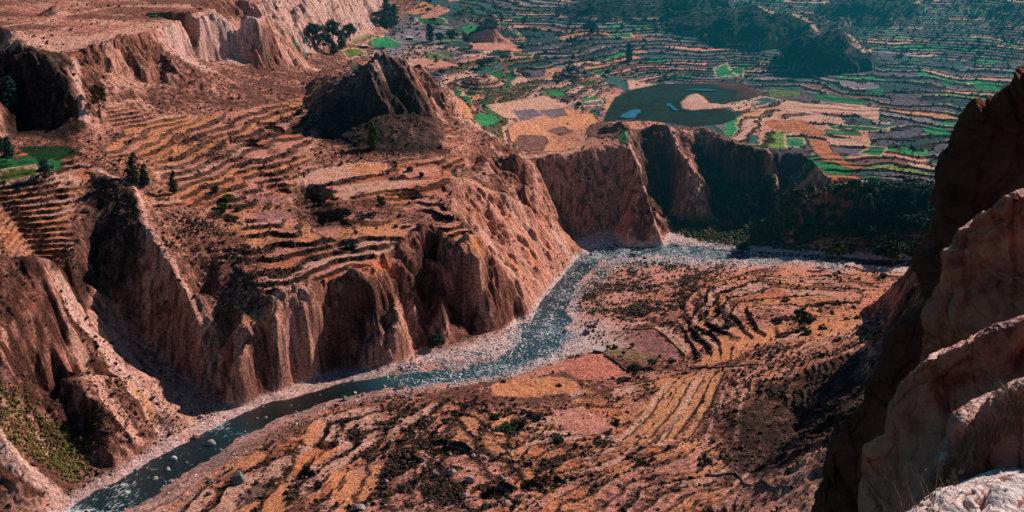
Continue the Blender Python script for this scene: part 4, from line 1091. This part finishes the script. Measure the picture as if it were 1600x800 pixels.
Bs = [
 ('green',346,328,17,1.3,'lower left of two bright green bushes on the dry slope'), ('green',357,316,14,1.6,'upper right of two bright green bushes on the dry slope'),
 ('olive',338,302,12,1.6,'dull bush above the two bright green bushes'), ('dark',680,543,22,1.3,'dark green bush at the foot of the cliffs beside the gravel bar'),
 ('green',790,672,14,2.2,'bright green bush in the hollow on the near bank'), ('olive',812,668,16,1.8,'broad olive bush in the hollow on the near bank'), ('dark',872,690,11,1.8,'dark bush right of the green hollow on the near bank'),
 ('dark',775,655,9,1.6,'small dark bush at the top of the green hollow'), ('dark',828,652,10,1.2,'left bush of two beside the rosy field on the near bank'), ('dark',841,656,10,1.2,'right bush of two beside the rosy field on the near bank'),
 ('olive',960,545,8,1.4,'yellowish bush above the olive field'), ('olive',873,604,6,1.6,'low bush under the straw field near the gravel'), ('dark',1135,512,7,2,'bush at the lower end of the curved terraces'),
 ('olive',1000,728,12,1.8,'bush in the dark scrub at bottom centre'), ('olive',865,765,9,1.6,'bush beside the pale track at bottom centre'), ('dark',1380,434,10,1.5,'bush at the left corner of the pale field by the river'),
 ('olive',1228,470,8,1.6,'bush on the upper right terraces'), ('olive',1415,480,8,1.5,'bush below the pale field at right'), ('green',1262,522,9,1.8,'green bush at the foot of the two terrace trees'),
 ('dark',905,165,7,1.6,'bush at the left shore of the lake'), ('teal',765,98,9,1.8,'dark bush on the dry mound right of the pinnacle'), ('teal',1068,352,10,1.8,'dark bush at the foot of the spur by the flood plain'), ('teal',1052,350,12,1.6,'leafy bush at the foot of the brown far cliff'), ('teal',1160,390,12,2.2,'long dark bush between the river and the green plot'),
 ('dark',640,268,9,1.5,'bush beside the field on the shelf'), ('dark',658,276,8,1.6,'low bush at the lower edge of the shelf fields'), ('olive',372,330,9,1.4,'small bush right of the bright green bushes'), ('teal',470,178,8,1.6,'bush at the left rim of the pinnacle shadow'),
]
for tn, u, v, hp, wd_, lb in Bs: plant('bush', tn, u, v, hp, 'bush', lb, 'bush', wide=wd_ * .8)
# trees of the wooded bank
wp = PP([(1340,300),(1430,290),(1450,330),(1450,395),(1330,395),(1280,385),(1300,340)])
cnt = 0; rj = random.Random(5)
while cnt < 60:
    u, v = rj.uniform(1190, 1462), rj.uniform(300, 408)
    if cnt < 40 and not (1330 < u < 1462): continue
    if v > 385 and u < 1300: continue
    x, y = hit(u, v)
    plant(rj.choice(('round', 'plume', 'round')), rj.choice(('dark', 'teal')), u, v, rj.uniform(13, 30), 'tree', 'dark tree in the wood on the steep bank above the river bend at right', 'tree', 'trees of the wooded bank above the river', wide=rj.uniform(.9, 1.3)); cnt += 1
# trees dotted along the far terraces
cnt = 0
while cnt < 46:
    u, v = rj.uniform(620, 1590), rj.uniform(4, 130)
    if 1095 < u < 1345 and v < 90: continue
    x, y = hit(u, v)
    plant('round', 'teal', u, v, rj.uniform(7, 13), 'tree', 'small dark tree dotted among the far terraces of the valley', 'tree', 'trees dotted along the far terraces', wide=rj.uniform(1, 1.7)); cnt += 1

# ------------------------------------------------------------------ boulders
m_bould, nt, b = mat('boulder rock'); b.inputs['Roughness'].default_value = .85
oi = nd(nt, 'ShaderNodeObjectInfo'); f = noise(nt, 1.3, 6, .65)
nt.links.new(mixn(nt, 1.0, oi.outputs['Color'], ramp(nt, f, [(.3, (.55, .53, .52)), (.5, (.95, .95, .95)), (.7, (1.35, 1.32, 1.3))]), 'MULTIPLY'), b.inputs['Base Color'])
bump(nt, f, .6, .5, b)
_bm = []
for k in range(5):
    v = ICO3[0].copy(); rg = np.random.default_rng(50 + k)
    for _ in range(9):
        d = rg.normal(0, 1, 3); d /= np.linalg.norm(d); t_ = rg.uniform(.55, .85); pr = v @ d; ex = np.maximum(pr - t_, 0); v -= ex[:, None] * d[None] * .9
    v += .05 * fbm(v[:, 0] * 3 + v[:, 2] * 2 + k * 7, v[:, 1] * 3 - v[:, 2], 1, 2, k)[:, None]
    me_o = mesh_np('boulder', v, ICO3[1], m_bould, False); _bm.append(me_o.data); bpy.data.objects.remove(me_o)
def boulder(u, v, wpx, label, group=None, colr=(.42, .36, .33)):
    x, y = hit(u, v); z = max(hz(x, y), -.3); dep = y * CT + (H0 - z) * ST; r_ = wpx / FPX * dep / 2
    o = bpy.data.objects.new('boulder', random.choice(_bm)); COL.objects.link(o); o.location = (x, y, z + r_ * .3)
    o.scale = (r_ * 1.05, r_ * random.uniform(.8, 1.1), r_ * random.uniform(.7, .9)); o.rotation_euler = (random.uniform(-.3, .3), random.uniform(-.3, .3), random.uniform(0, 6.28))
    o.color = (*[c * random.uniform(.9, 1.1) for c in colr], 1); tag(o, label, 'boulder', group)
for u, v, w_, lb in [(625,608,17,'largest pale boulder at the lower tip of the gravel bar'),(610,622,10,'angular boulder below the largest one by the river tip'),(632,622,10,'boulder right of the angular one by the river tip'),(590,628,8,'small pale boulder left of the river tip group'),(643,626,11,'rounded boulder at the right end of the river tip group'),(568,618,8,'boulder at the water edge left of the river tip'),
  (372,752,28,'huge dark round boulder casting a shadow on the lower left near bank'),(540,626,14,'dark low boulder on the bank above the river'),(463,664,7,'upright white stone on the near bank'),(682,745,13,'round grey boulder on the dark curved terraces'),(706,742,16,'boulder right of the round grey one on the curved terraces'),(734,754,17,'boulder at the right of the curved terraces'),(782,673,14,'boulder under the green hollow bushes'),(562,796,20,'boulder cut by the bottom edge of the picture'),(740,714,9,'small boulder above the curved terraces'),(756,718,11,'grey boulder right of the small one above the curved terraces'),(727,778,15,'lowest boulder among the curved terraces'),(790,790,14,'boulder near the bottom edge right of the curved terraces'),
  (190,498,9,'orange boulder perched on the left lip of the deep gully'),(276,607,9,'rust coloured boulder at the top of the gully rubble'),(263,617,8,'pinkish boulder left of the rust coloured one'),(306,685,11,'pink block at the water edge below the gully'),(314,653,9,'pale block in the middle of the gully rubble'),
  (272,723,11,'white boulder in the rapids, largest of the lower river'),(262,738,10,'white boulder in the rapids below the largest'),(330,698,16,'flat pale boulder on the near river edge'),(243,752,9,'low white boulder near the left rapids'),(857,466,10,'white boulder in the river below the scree'),(990,402,11,'dark boulder on the edge of the gravel plain'),(1008,404,8,'second dark boulder on the edge of the gravel plain'),(884,518,9,'dark boulder in the gravel beside the lower channel'),(917,521,13,'dark block at the right side of the gravel flats')]:
    boulder(u, v, w_, lb, colr=(.40, .22, .16) if 'rust' in lb or 'orange' in lb or 'pink' in lb else (.20, .19, .19) if 'dark' in lb else (.62, .62, .60) if 'white' in lb else (.42, .37, .34))
rj = random.Random(8)
for k in range(60):
    u = rj.uniform(560, 1010); v = rj.uniform(655, 797); boulder(u, v, rj.uniform(4, 9), 'small grey boulder among the dry scrub of the near slope', 'boulders strewn over the near slope')
for k in range(45):
    t_ = rj.random(); i = int(t_ * (len(pts) - 1)); s_ = rj.uniform(-13, 13); p = (pts[i][0] + nrm[i][0] * s_, pts[i][1] + nrm[i][1] * s_)
    o = bpy.data.objects.new('boulder', rj.choice(_bm)); z = max(hz(*p), -.2)
    if z > 2.5: continue
    COL.objects.link(o); r_ = rj.uniform(.6, 1.3); o.location = (*p, z + .2 * r_); o.scale = (r_, r_ * .85, r_ * .7); o.rotation_euler = (0, 0, rj.uniform(0, 6)); o.color = (.55, .56, .56, 1)
    tag(o, 'pale rounded boulder lying in the river bed', 'boulder', 'boulders in the river bed')

# ------------------------------------------------------------------ stone hut with its yard wall, field walls
m_stonew, nt, b = mat('dry stone wall'); b.inputs['Roughness'].default_value = .95
vo = nd(nt, 'ShaderNodeTexVoronoi'); vo.inputs['Scale'].default_value = 2.2; nt.links.new(pos(nt), vo.inputs['Vector'])
nt.links.new(ramp(nt, vo.outputs['Distance'], [(.1, (.34, .27, .23)), (.6, (.12, .09, .075))]), b.inputs['Base Color']); bump(nt, vo.outputs['Distance'], .8, .15, b)
m_roof, nt, b = mat('pale sheet roof'); b.inputs['Roughness'].default_value = .5
wv_ = nd(nt, 'ShaderNodeTexWave'); wv_.inputs['Scale'].default_value = 3; tc = nd(nt, 'ShaderNodeTexCoord'); nt.links.new(tc.outputs['Object'], wv_.inputs['Vector'])
nt.links.new(mixn(nt, wv_.outputs['Fac'], (.5, .52, .54), (.72, .73, .74)), b.inputs['Base Color']); bump(nt, wv_.outputs['Fac'], .5, .1, b)
m_dark, nt, b = mat('dark opening'); b.inputs['Base Color'].default_value = (.02, .017, .015, 1)
def box(V, Fq, x0, x1, y0, y1, z0, z1):
    b0 = len(V); V += [(x0,y0,z0),(x1,y0,z0),(x1,y1,z0),(x0,y1,z0),(x0,y0,z1),(x1,y0,z1),(x1,y1,z1),(x0,y1,z1)]
    Fq += [tuple(b0 + i for i in q) for q in ((0,3,2,1),(4,5,6,7),(0,1,5,4),(1,2,6,5),(2,3,7,6),(3,0,4,7))]
def hut(u, v, L, Wd, rz, label):
    x, y = hit(u, v); z = hz(x, y); r = empty('stone_hut', (x, y, z - .2), rz)
    V, Fq = [], []; h = 2.3
    box(V, Fq, -L/2, L/2, -Wd/2, -Wd/2+.35, 0, h); box(V, Fq, -L/2, L/2, Wd/2-.35, Wd/2, 0, h+.5)
    for sx in (-1, 1):
        b0 = len(V); xa, xb = sorted((sx*(L/2), sx*(L/2-.35)))
        for xx in (xa, xb): V += [(xx,-Wd/2+.352,0),(xx,Wd/2-.352,0),(xx,Wd/2-.352,h+.45),(xx,-Wd/2+.352,h)]
        Fq += [tuple(b0+i for i in q) for q in ((0,1,2,3),(7,6,5,4),(0,4,5,1),(2,6,7,3),(1,5,6,2),(0,3,7,4))]
    mesh_np('wall', V, Fq, m_stonew, False, parent=r)
    V = [(-L/2-.3,-Wd/2-.3,h-.02),(L/2+.3,-Wd/2-.3,h-.02),(L/2+.3,Wd/2+.3,h+.62),(-L/2-.3,Wd/2+.3,h+.62)]; V += [(a,b,c+.12) for a,b,c in V]
    mesh_np('roof', V, [(0,3,2,1),(4,5,6,7),(0,1,5,4),(1,2,6,5),(2,3,7,6),(3,0,4,7)], m_roof, False, parent=r)
    V, Fq = [], []; box(V, Fq, -.5, .5, -Wd/2-.02, -Wd/2+.1, .1, 1.8); mesh_np('door', V, Fq, m_dark, False, parent=r)
    tag(r, label, 'hut')
hut(936, 551, 6.2, 4.0, -.45, 'stone hut with a pale sheet roof at the corner of the olive field')
hut(570, 75, 6, 4, .2, 'tiny pale-roofed hut beside the green field behind the pinnacle')
hut(640, 62, 7, 4, -.1, 'tiny pale-roofed hut by the road behind the pinnacle')
hut(1352, 289, 5, 3.5, .1, 'tiny pale-roofed hut on the edge of the terraces above the wooded bank')
def stone_wall(pts_, hgt, label):
    p = [hit(u, v) for u, v in pts_]; q = []
    for a_, b_ in zip(p[:-1], p[1:]):
        d = math.hypot(b_[0]-a_[0], b_[1]-a_[1]); n_ = max(2, int(d / 1.5))
        for k in range(n_): q.append((a_[0]+(b_[0]-a_[0])*k/n_, a_[1]+(b_[1]-a_[1])*k/n_))
    q.append(p[-1]); q = np.array(q); tg_ = np.gradient(q, axis=0); tg_ /= np.linalg.norm(tg_, axis=1, keepdims=True); nn = np.stack([-tg_[:, 1], tg_[:, 0]], 1)
    zz = H(q[:, 0].astype(np.float32), q[:, 1].astype(np.float32)); V, Fq = [], []
    for i in range(len(q)):
        jj = random.uniform(-.15, .15); hh_ = hgt * random.uniform(.8, 1.15)
        for s_, z_ in ((-.4, -.4), (-.3, hh_), (.3, hh_), (.4, -.4)): V.append((q[i,0]+nn[i,0]*(s_+jj), q[i,1]+nn[i,1]*(s_+jj), zz[i]+z_))
    for i in range(len(q)-1):
        for k in range(3): a0 = i*4+k; Fq.append((a0, a0+4, a0+5, a0+1))
    Fq += [(0,1,2,3), tuple(len(V)-4+k for k in (3,2,1,0))]
    o = mesh_np('field_wall', V, Fq, m_stonew, False); tag(o, label, 'wall')
stone_wall([(945,556),(960,564),(978,580)], 1.1, 'dry stone wall running from the stone hut down to the round tree')
stone_wall([(962,532),(984,516),(1022,514),(1048,534),(1070,556)], .6, 'low stone wall around the brown ploughed field')
stone_wall([(1080,576),(1130,574),(1180,570)], .9, 'low stone wall along the top of the straw strips')
stone_wall([(1100,745),(1150,742),(1200,762),(1240,768)], .8, 'low dark stone wall near the bottom edge of the dry slope')

# ------------------------------------------------------------------ foreground rocks at the viewpoint
def Wd(u, v, d):
    a, b_ = (u - 800) / FPX, (v - 400) / FPX
    return Vector((a * d, (CT - b_ * ST) * d, H0 - (ST + b_ * CT) * d))
def rock_mat(name, dark, mid, grey, top, tmin, tmax, sc_):
    m, nt, b = mat(name); b.inputs['Roughness'].default_value = .9; b.inputs['Specular IOR Level'].default_value = .15
    p = pos(nt); f1 = noise(nt, .35 * sc_, 6, .6); f2 = noise(nt, 2.2 * sc_, 7, .7); f3 = noise(nt, .9 * sc_, 5, .65)
    c = ramp(nt, f2, [(.36, dark), (.52, mid), (.66, tuple(min(1, x * 1.35) for x in mid))])
    c = mixn(nt, .85, c, ramp(nt, noise(nt, .8 * sc_, 8, .75), [(.36, (.35, .33, .33)), (.5, (.95, .95, .95)), (.64, (1.4, 1.25, 1.2))]), 'MULTIPLY')
    c = mixn(nt, ramp(nt, f1, [(.45, (0, 0, 0)), (.62, (1, 1, 1))]), c, grey)
    c = mixn(nt, ramp(nt, f3, [(.28, (.9, .9, .9)), (.40, (0, 0, 0))]), c, tuple(x * .35 for x in dark))
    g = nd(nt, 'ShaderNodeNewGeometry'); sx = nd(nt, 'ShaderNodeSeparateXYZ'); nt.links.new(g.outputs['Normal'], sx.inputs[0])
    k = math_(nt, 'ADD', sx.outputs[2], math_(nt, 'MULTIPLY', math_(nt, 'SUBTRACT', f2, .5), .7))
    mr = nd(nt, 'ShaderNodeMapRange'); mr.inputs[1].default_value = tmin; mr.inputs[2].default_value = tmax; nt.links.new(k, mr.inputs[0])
    c = mixn(nt, mr.outputs[0], c, top)  # upward faces paler: sunlit tops painted into the rock colour
    nt.links.new(c, b.inputs['Base Color'])
    bump(nt, math_(nt, 'ADD', f2, math_(nt, 'MULTIPLY', f3, 1.5)), 1.0, .2 / sc_, b)
    return m
def n3d(P, size, octs, seed):
    x, y, z = P[:, 0], P[:, 1], P[:, 2]
    return (fbm(x + .43 * z, y - .61 * z, size, octs, seed) + fbm(y + .37 * x + 91, z + .29 * x, size, octs, seed + 20) + fbm(z - .33 * y, x + .71 * y + 37, size, octs, seed + 40)) / 1.7
def rock(name, lines, nu, nv, amp, size, material, label, fine=.28):
    """a rock face lofted through survey lines that run along its crest, roughened along its own normals"""
    def resample(L, n):
        P_ = np.array(L, float); s_ = np.r_[0, np.cumsum(np.hypot(np.diff(P_[:, 0]), np.diff(P_[:, 1])))]; t_ = np.linspace(0, s_[-1], n)
        return np.stack([np.interp(t_, s_, P_[:, i]) for i in range(3)], 1)
    G = np.array([[tuple(Wd(*q)) for q in resample(L, nu)] for L in lines])
    k = len(lines); t_ = np.linspace(0, k - 1 - 1e-6, nv); i0 = t_.astype(int); f_ = (t_ - i0)[:, None, None]
    p0, p1, p2, p3 = G[np.maximum(i0 - 1, 0)], G[i0], G[i0 + 1], G[np.minimum(i0 + 2, k - 1)]
    S = .5 * (2 * p1 + (p2 - p0) * f_ + (2 * p0 - 5 * p1 + 4 * p2 - p3) * f_ ** 2 + (3 * p1 - p0 - 3 * p2 + p3) * f_ ** 3)
    Nn = np.cross(np.gradient(S, axis=1), np.gradient(S, axis=0)); Nn /= np.linalg.norm(Nn, axis=2, keepdims=True) + 1e-9
    for _ in range(6): Nn[1:-1, 1:-1] = (Nn[:-2, 1:-1] + Nn[2:, 1:-1] + Nn[1:-1, :-2] + Nn[1:-1, 2:]) / 4
    if (Nn * (np.array([0, 0, H0]) - S)).sum() < 0: Nn = -Nn; flip = True
    else: flip = False
    P = S.reshape(-1, 3).astype(np.float32); Nf = Nn.reshape(-1, 3)
    wob = n3d(P, size * .6, 3, 230) * size * .22
    ca_, sa_ = P[:, 0] * .8 - P[:, 1] * .6, P[:, 2]
    d = amp * .9 * n3d(P, size * 1.6, 3, 200)
    for q, (sz_, am_) in enumerate(((size, .9), (size * .42, .42), (size * .17, .17))):
        fc, bd = facets(ca_ + .35 * sa_ + wob, sa_ * .62 + wob * .7, sz_, 11 * q)
        d = d + amp * am_ * (fc - .55 * np.exp(-(bd / (sz_ * .05)) ** 2))
    d = d + amp * fine * 1.0 * n3d(P, size * .16, 5, 260) + amp * fine * .35 * (1 - 2 * np.abs(n3d(P, size * .05, 3, 270)))
    P = P + Nf * d[:, None]
    ix = np.arange(nu * nv).reshape(nv, nu); Q_ = np.stack([ix[:-1, :-1], ix[:-1, 1:], ix[1:, 1:], ix[1:, :-1]], 2).reshape(-1, 4)
    if not flip: Q_ = Q_[:, ::-1]
    o = mesh_np(name, P, Q_, material, True); tag(o, label, 'rock')
def on_plane(L, n, ref):
    n = Vector(n).normalized(); c = n.dot(Wd(*ref) - cam.location); out = []
    for q in L:
        e = Wd(q[0], q[1], 1) - cam.location; out.append((q[0], q[1], c / n.dot(e)))
    return out
def shift(L, du, dv, dd): return [(u + du, v + dv, d + dd) for u, v, d in L]
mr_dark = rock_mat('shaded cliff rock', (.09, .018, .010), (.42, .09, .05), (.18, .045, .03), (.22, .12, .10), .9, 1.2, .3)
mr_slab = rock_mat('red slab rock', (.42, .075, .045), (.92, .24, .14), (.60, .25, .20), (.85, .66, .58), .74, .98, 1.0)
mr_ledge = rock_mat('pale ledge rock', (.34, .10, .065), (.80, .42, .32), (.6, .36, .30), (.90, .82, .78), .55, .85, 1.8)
CL = [(1760,40,80),(1640,112,72),(1600,132,70),(1572,142,69),(1545,168,67),(1520,180,65),(1508,215,63),(1490,248,61),(1486,300,59),(1487,330,57),(1470,372,55),(1458,405,54),(1468,440,52),(1458,460,51),(1438,482,50),(1404,505,49),(1383,532,48),(1364,585,47),(1342,610,46),(1335,634,45),(1300,664,44),(1286,692,43),(1272,755,41),(1254,815,40),(1225,1000,36),(1180,1300,32)]
PL = lambda L, du, dv: on_plane(shift(L, du, dv, 0), (-0.45, -0.85, 0.2), (1340, 620, 46))
rock('rock_cliff', [shift(PL(CL, 160, -20), 0, 0, 26), shift(PL(CL, 50, -6), 0, 0, 9), shift(PL(CL, 0, 0), 0, 0, 0.8), PL(CL, 50, 14), PL(CL, 170, 60), PL(CL, 420, 160), PL(CL, 900, 300)], 620, 420, 1.0, 8.0, mr_dark, 'dark brown shaded cliff rising behind the reddish slabs at right', .35)
S1 = [(1900,190,27),(1750,228,25),(1650,266,24),(1600,293,23.5),(1562,316,23),(1530,334,22.7),(1502,352,22.4),(1484,374,22.1),(1476,410,21.9),(1474,444,21.7),(1448,486,21.4),(1437,530,21.1),(1430,640,20.6),(1425,800,20)]
PL = lambda L, du, dv: on_plane(shift(L, du, dv, 0), (-0.6, -0.78, 0.12), (1474, 444, 22))
rock('rock_slab', [shift(PL(S1, 140, -20), 0, 0, 9), shift(PL(S1, 40, -10), 0, 0, 2.5), shift(PL(S1, 6, -2), 0, 0, 0.5), shift(PL(S1, 0, 0), 0, 0, 0.12), PL(S1, 26, 16), PL(S1, 110, 90), PL(S1, 320, 220), PL(S1, 800, 400)], 520, 460, .20, 2.4, mr_slab, 'tall reddish slab with grey streaks, upper one of the foreground rocks')
S2 = [(1900,420,17),(1700,478,15.5),(1600,505,15),(1560,517,14.8),(1530,526,14.6),(1508,540,14.4),(1478,548,14.2),(1440,557,14),(1418,582,13.8),(1400,606,13.6),(1392,640,13.4),(1386,680,13.2),(1352,700,13.1),(1347,740,13),(1344,800,12.8),(1340,1000,12)]
PL = lambda L, du, dv: on_plane(shift(L, du, dv, 0), (-0.55, -0.82, 0.14), (1440, 557, 14))
rock('rock_slab', [shift(PL(S2, 140, -20), 0, 0, 7), shift(PL(S2, 40, -12), 0, 0, 1.8), shift(PL(S2, 7, -4), 0, 0, 0.4), shift(PL(S2, 0, 0), 0, 0, 0.08), PL(S2, 20, 16), PL(S2, 110, 90), PL(S2, 320, 220), PL(S2, 800, 400)], 520, 460, .13, 1.6, mr_slab, 'broad rust brown slab in the middle of the foreground rocks')
LA = [(1850,520,11.5),(1660,565,10.6),(1600,589,10.3),(1572,598,10.2),(1550,618,10),(1520,638,9.8),(1490,668,9.5),(1474,704,9.3),(1440,745,9.0),(1415,810,8.6),(1400,1000,8)]
PL = lambda L, du, dv: on_plane(shift(L, du, dv, 0), (-.42, -.80, .42), (1490, 668, 9.4))
rock('rock_ledge', [shift(PL(LA, 100, 0), 0, 0, 4), shift(PL(LA, 24, 0), 0, 0, 1.3), shift(PL(LA, 0, 0), 0, 0, .35), PL(LA, 9, 9), PL(LA, 50, 60), PL(LA, 90, 150), PL(LA, 300, 400)], 420, 460, .10, 1.1, mr_slab, 'reddish ledge with a sunlit crest above the dry grass band in the lower right', .3)
LB = [(1850,650,7.8),(1650,718,7.3),(1600,732,7.2),(1560,734,7.1),(1520,742,7),(1470,756,6.9),(1430,776,6.7),(1395,808,6.5),(1330,900,6.0),(1280,1000,5.6)]
rock('rock_ledge', [shift(LB, 60, 10, 3), shift(LB, 12, 2, .5), LB, shift(LB, 16, 60, -.38), shift(LB, 40, 150, -.8), shift(LB, 80, 300, -1.5), shift(LB, 200, 700, -2.5)], 420, 420, .07, .8, mr_ledge, 'white sunlit ledge across the bottom right corner', .28)
# dry grass
m_gr, nt, b = mat('dry grass'); b.inputs['Roughness'].default_value = .8
oi = nd(nt, 'ShaderNodeObjectInfo')
nt.links.new(mixn(nt, noise(nt, 6), (.20, .09, .06), (.50, .30, .20)), b.inputs['Base Color'])
def grass_mesh(seed, nb, hgt, spread, lean=.35, w_=.006, heads=False):
    r = random.Random(seed); V, Fq = [], []
    for _ in range(nb):
        a, rr_ = r.uniform(0, 6.28), spread * r.random() ** .6; x, y = math.cos(a) * rr_, math.sin(a) * rr_
        la = r.uniform(0, 6.28); l_ = hgt * lean * r.random(); h_ = hgt * r.uniform(.45, 1); wa = r.uniform(0, 3.14); b0 = len(V)
        for k in range(4):
            t_ = k / 3; ww_ = w_ * (1 - t_ * .85); cx, cy = x + math.cos(la) * l_ * t_ * t_, y + math.sin(la) * l_ * t_ * t_
            V += [(cx - math.cos(wa) * ww_, cy - math.sin(wa) * ww_, h_ * t_), (cx + math.cos(wa) * ww_, cy + math.sin(wa) * ww_, h_ * t_)]
            if k: Fq.append((b0 + 2*k-2, b0 + 2*k-1, b0 + 2*k+1, b0 + 2*k))
        if heads:
            for q in range(9):
                s_ = .006; px, py, pz = cx + r.uniform(-.012, .012), cy + r.uniform(-.012, .012), h_ * r.uniform(.78, 1.02); b0 = len(V)
                V += [(px - s_, py, pz), (px, py - s_, pz + .008), (px + s_, py, pz + .018), (px, py + s_, pz + .008)]; Fq.append((b0, b0+1, b0+2, b0+3))
    o = mesh_np('grass', V, Fq, m_gr, False); me = o.data; bpy.data.objects.remove(o); return me
gm = [grass_mesh(k, 150, .15, .13, .8, .003) for k in range(3)]
rj = random.Random(3)
bpy.context.view_layer.update()
dg = bpy.context.evaluated_depsgraph_get()
def ray(u, v):
    d = (Wd(u, v, 1) - cam.location).normalized()
    h_, loc, nrm_, i_, ob_, m_ = scene.ray_cast(dg, cam.location + d * 1.0, d)
    return loc if h_ else None
for k in range(20):
    t_ = k / 19; u = 1470 + (1605 - 1470) * t_ + rj.uniform(-7, 7); v = 752 - (752 - 622) * (t_ ** .85) + rj.uniform(-9, 9)
    p = ray(u, v)
    if p is None or (p - cam.location).length > 30: continue
    o = bpy.data.objects.new('grass_tuft', rj.choice(gm)); COL.objects.link(o); o.location = p - Vector((0, 0, .03)); s_ = rj.uniform(.6, 1.1); o.scale = (s_, s_, s_); o.rotation_euler = (0, 0, rj.uniform(0, 6))
    tag(o, 'dry pinkish grass tuft in the band between the two sunlit ledges', 'grass tuft', 'grass tufts between the ledges')
for i, (u, v, hm_, lb) in enumerate([(1420,800,.19,'leftmost dry grass stalks rising from the bottom ledge'), (1455,792,.27,'tallest dry grass stalks at the bottom left of the white ledge'), (1398,812,.12,'short dry stalks at the lower left tip of the white ledge'), (1490,770,.17,'dry seed stalks standing on the white ledge'), (1440,806,.15,'short stalks in front of the white ledge')]):
    p = ray(u, v) or Wd(u, v, 6.6)
    if (p - cam.location).length > 20: p = Wd(u, v, 6.7)
    o = bpy.data.objects.new('grass_stalks', grass_mesh(90 + i, 6 + i % 3, hm_ * 1.1, .05, .5, .003, True)); COL.objects.link(o); o.location = p - Vector((0, 0, .02)); tag(o, lb, 'grass stalks')
# ------------------------------------------------------------------ light
SUN_AZ, SUN_EL = math.radians(AZ), math.radians(EL)      # azimuth from +X towards +Y
sd = bpy.data.lights.new('sun', 'SUN'); sd.energy = SUN_E; sd.angle = math.radians(.5); sd.color = (1, .77, .67)
so = bpy.data.objects.new('sun', sd); COL.objects.link(so)
dirv = Vector((math.cos(SUN_EL) * math.cos(SUN_AZ), math.cos(SUN_EL) * math.sin(SUN_AZ), math.sin(SUN_EL)))
so.rotation_euler = dirv.to_track_quat('Z', 'Y').to_euler()
so.location = (400, 600, 600)
w = bpy.data.worlds.new('World'); scene.world = w; w.use_nodes = True
nt = w.node_tree; bg = nt.nodes['Background']
sky = nt.nodes.new('ShaderNodeTexSky'); sky.sky_type = 'NISHITA'; sky.sun_disc = False
sky.sun_elevation = SUN_EL; sky.sun_rotation = math.pi / 2 - SUN_AZ
sky.altitude = 2500; sky.air_density = 1.0; sky.dust_density = .3; sky.ozone_density = 1.0
mx = nt.nodes.new('ShaderNodeMix'); mx.data_type = 'RGBA'; mx.blend_type = 'MULTIPLY'; mx.inputs[0].default_value = 1
mx.inputs[7].default_value = (.52, 1.12, 1.22, 1)
nt.links.new(sky.outputs[0], mx.inputs[6]); nt.links.new(mx.outputs[2], bg.inputs['Color'])
bg.inputs['Strength'].default_value = SKY
scene.view_settings.view_transform = 'Standard'; scene.view_settings.look = 'None'
scene.view_settings.exposure = 0; scene.view_settings.gamma = 1
scene.cycles.max_bounces = 4; scene.cycles.diffuse_bounces = 2; scene.cycles.glossy_bounces = 2
scene.cycles.use_denoising = True; scene.cycles.denoiser = 'OPENIMAGEDENOISE'; scene.cycles.denoising_input_passes = 'RGB_ALBEDO_NORMAL'
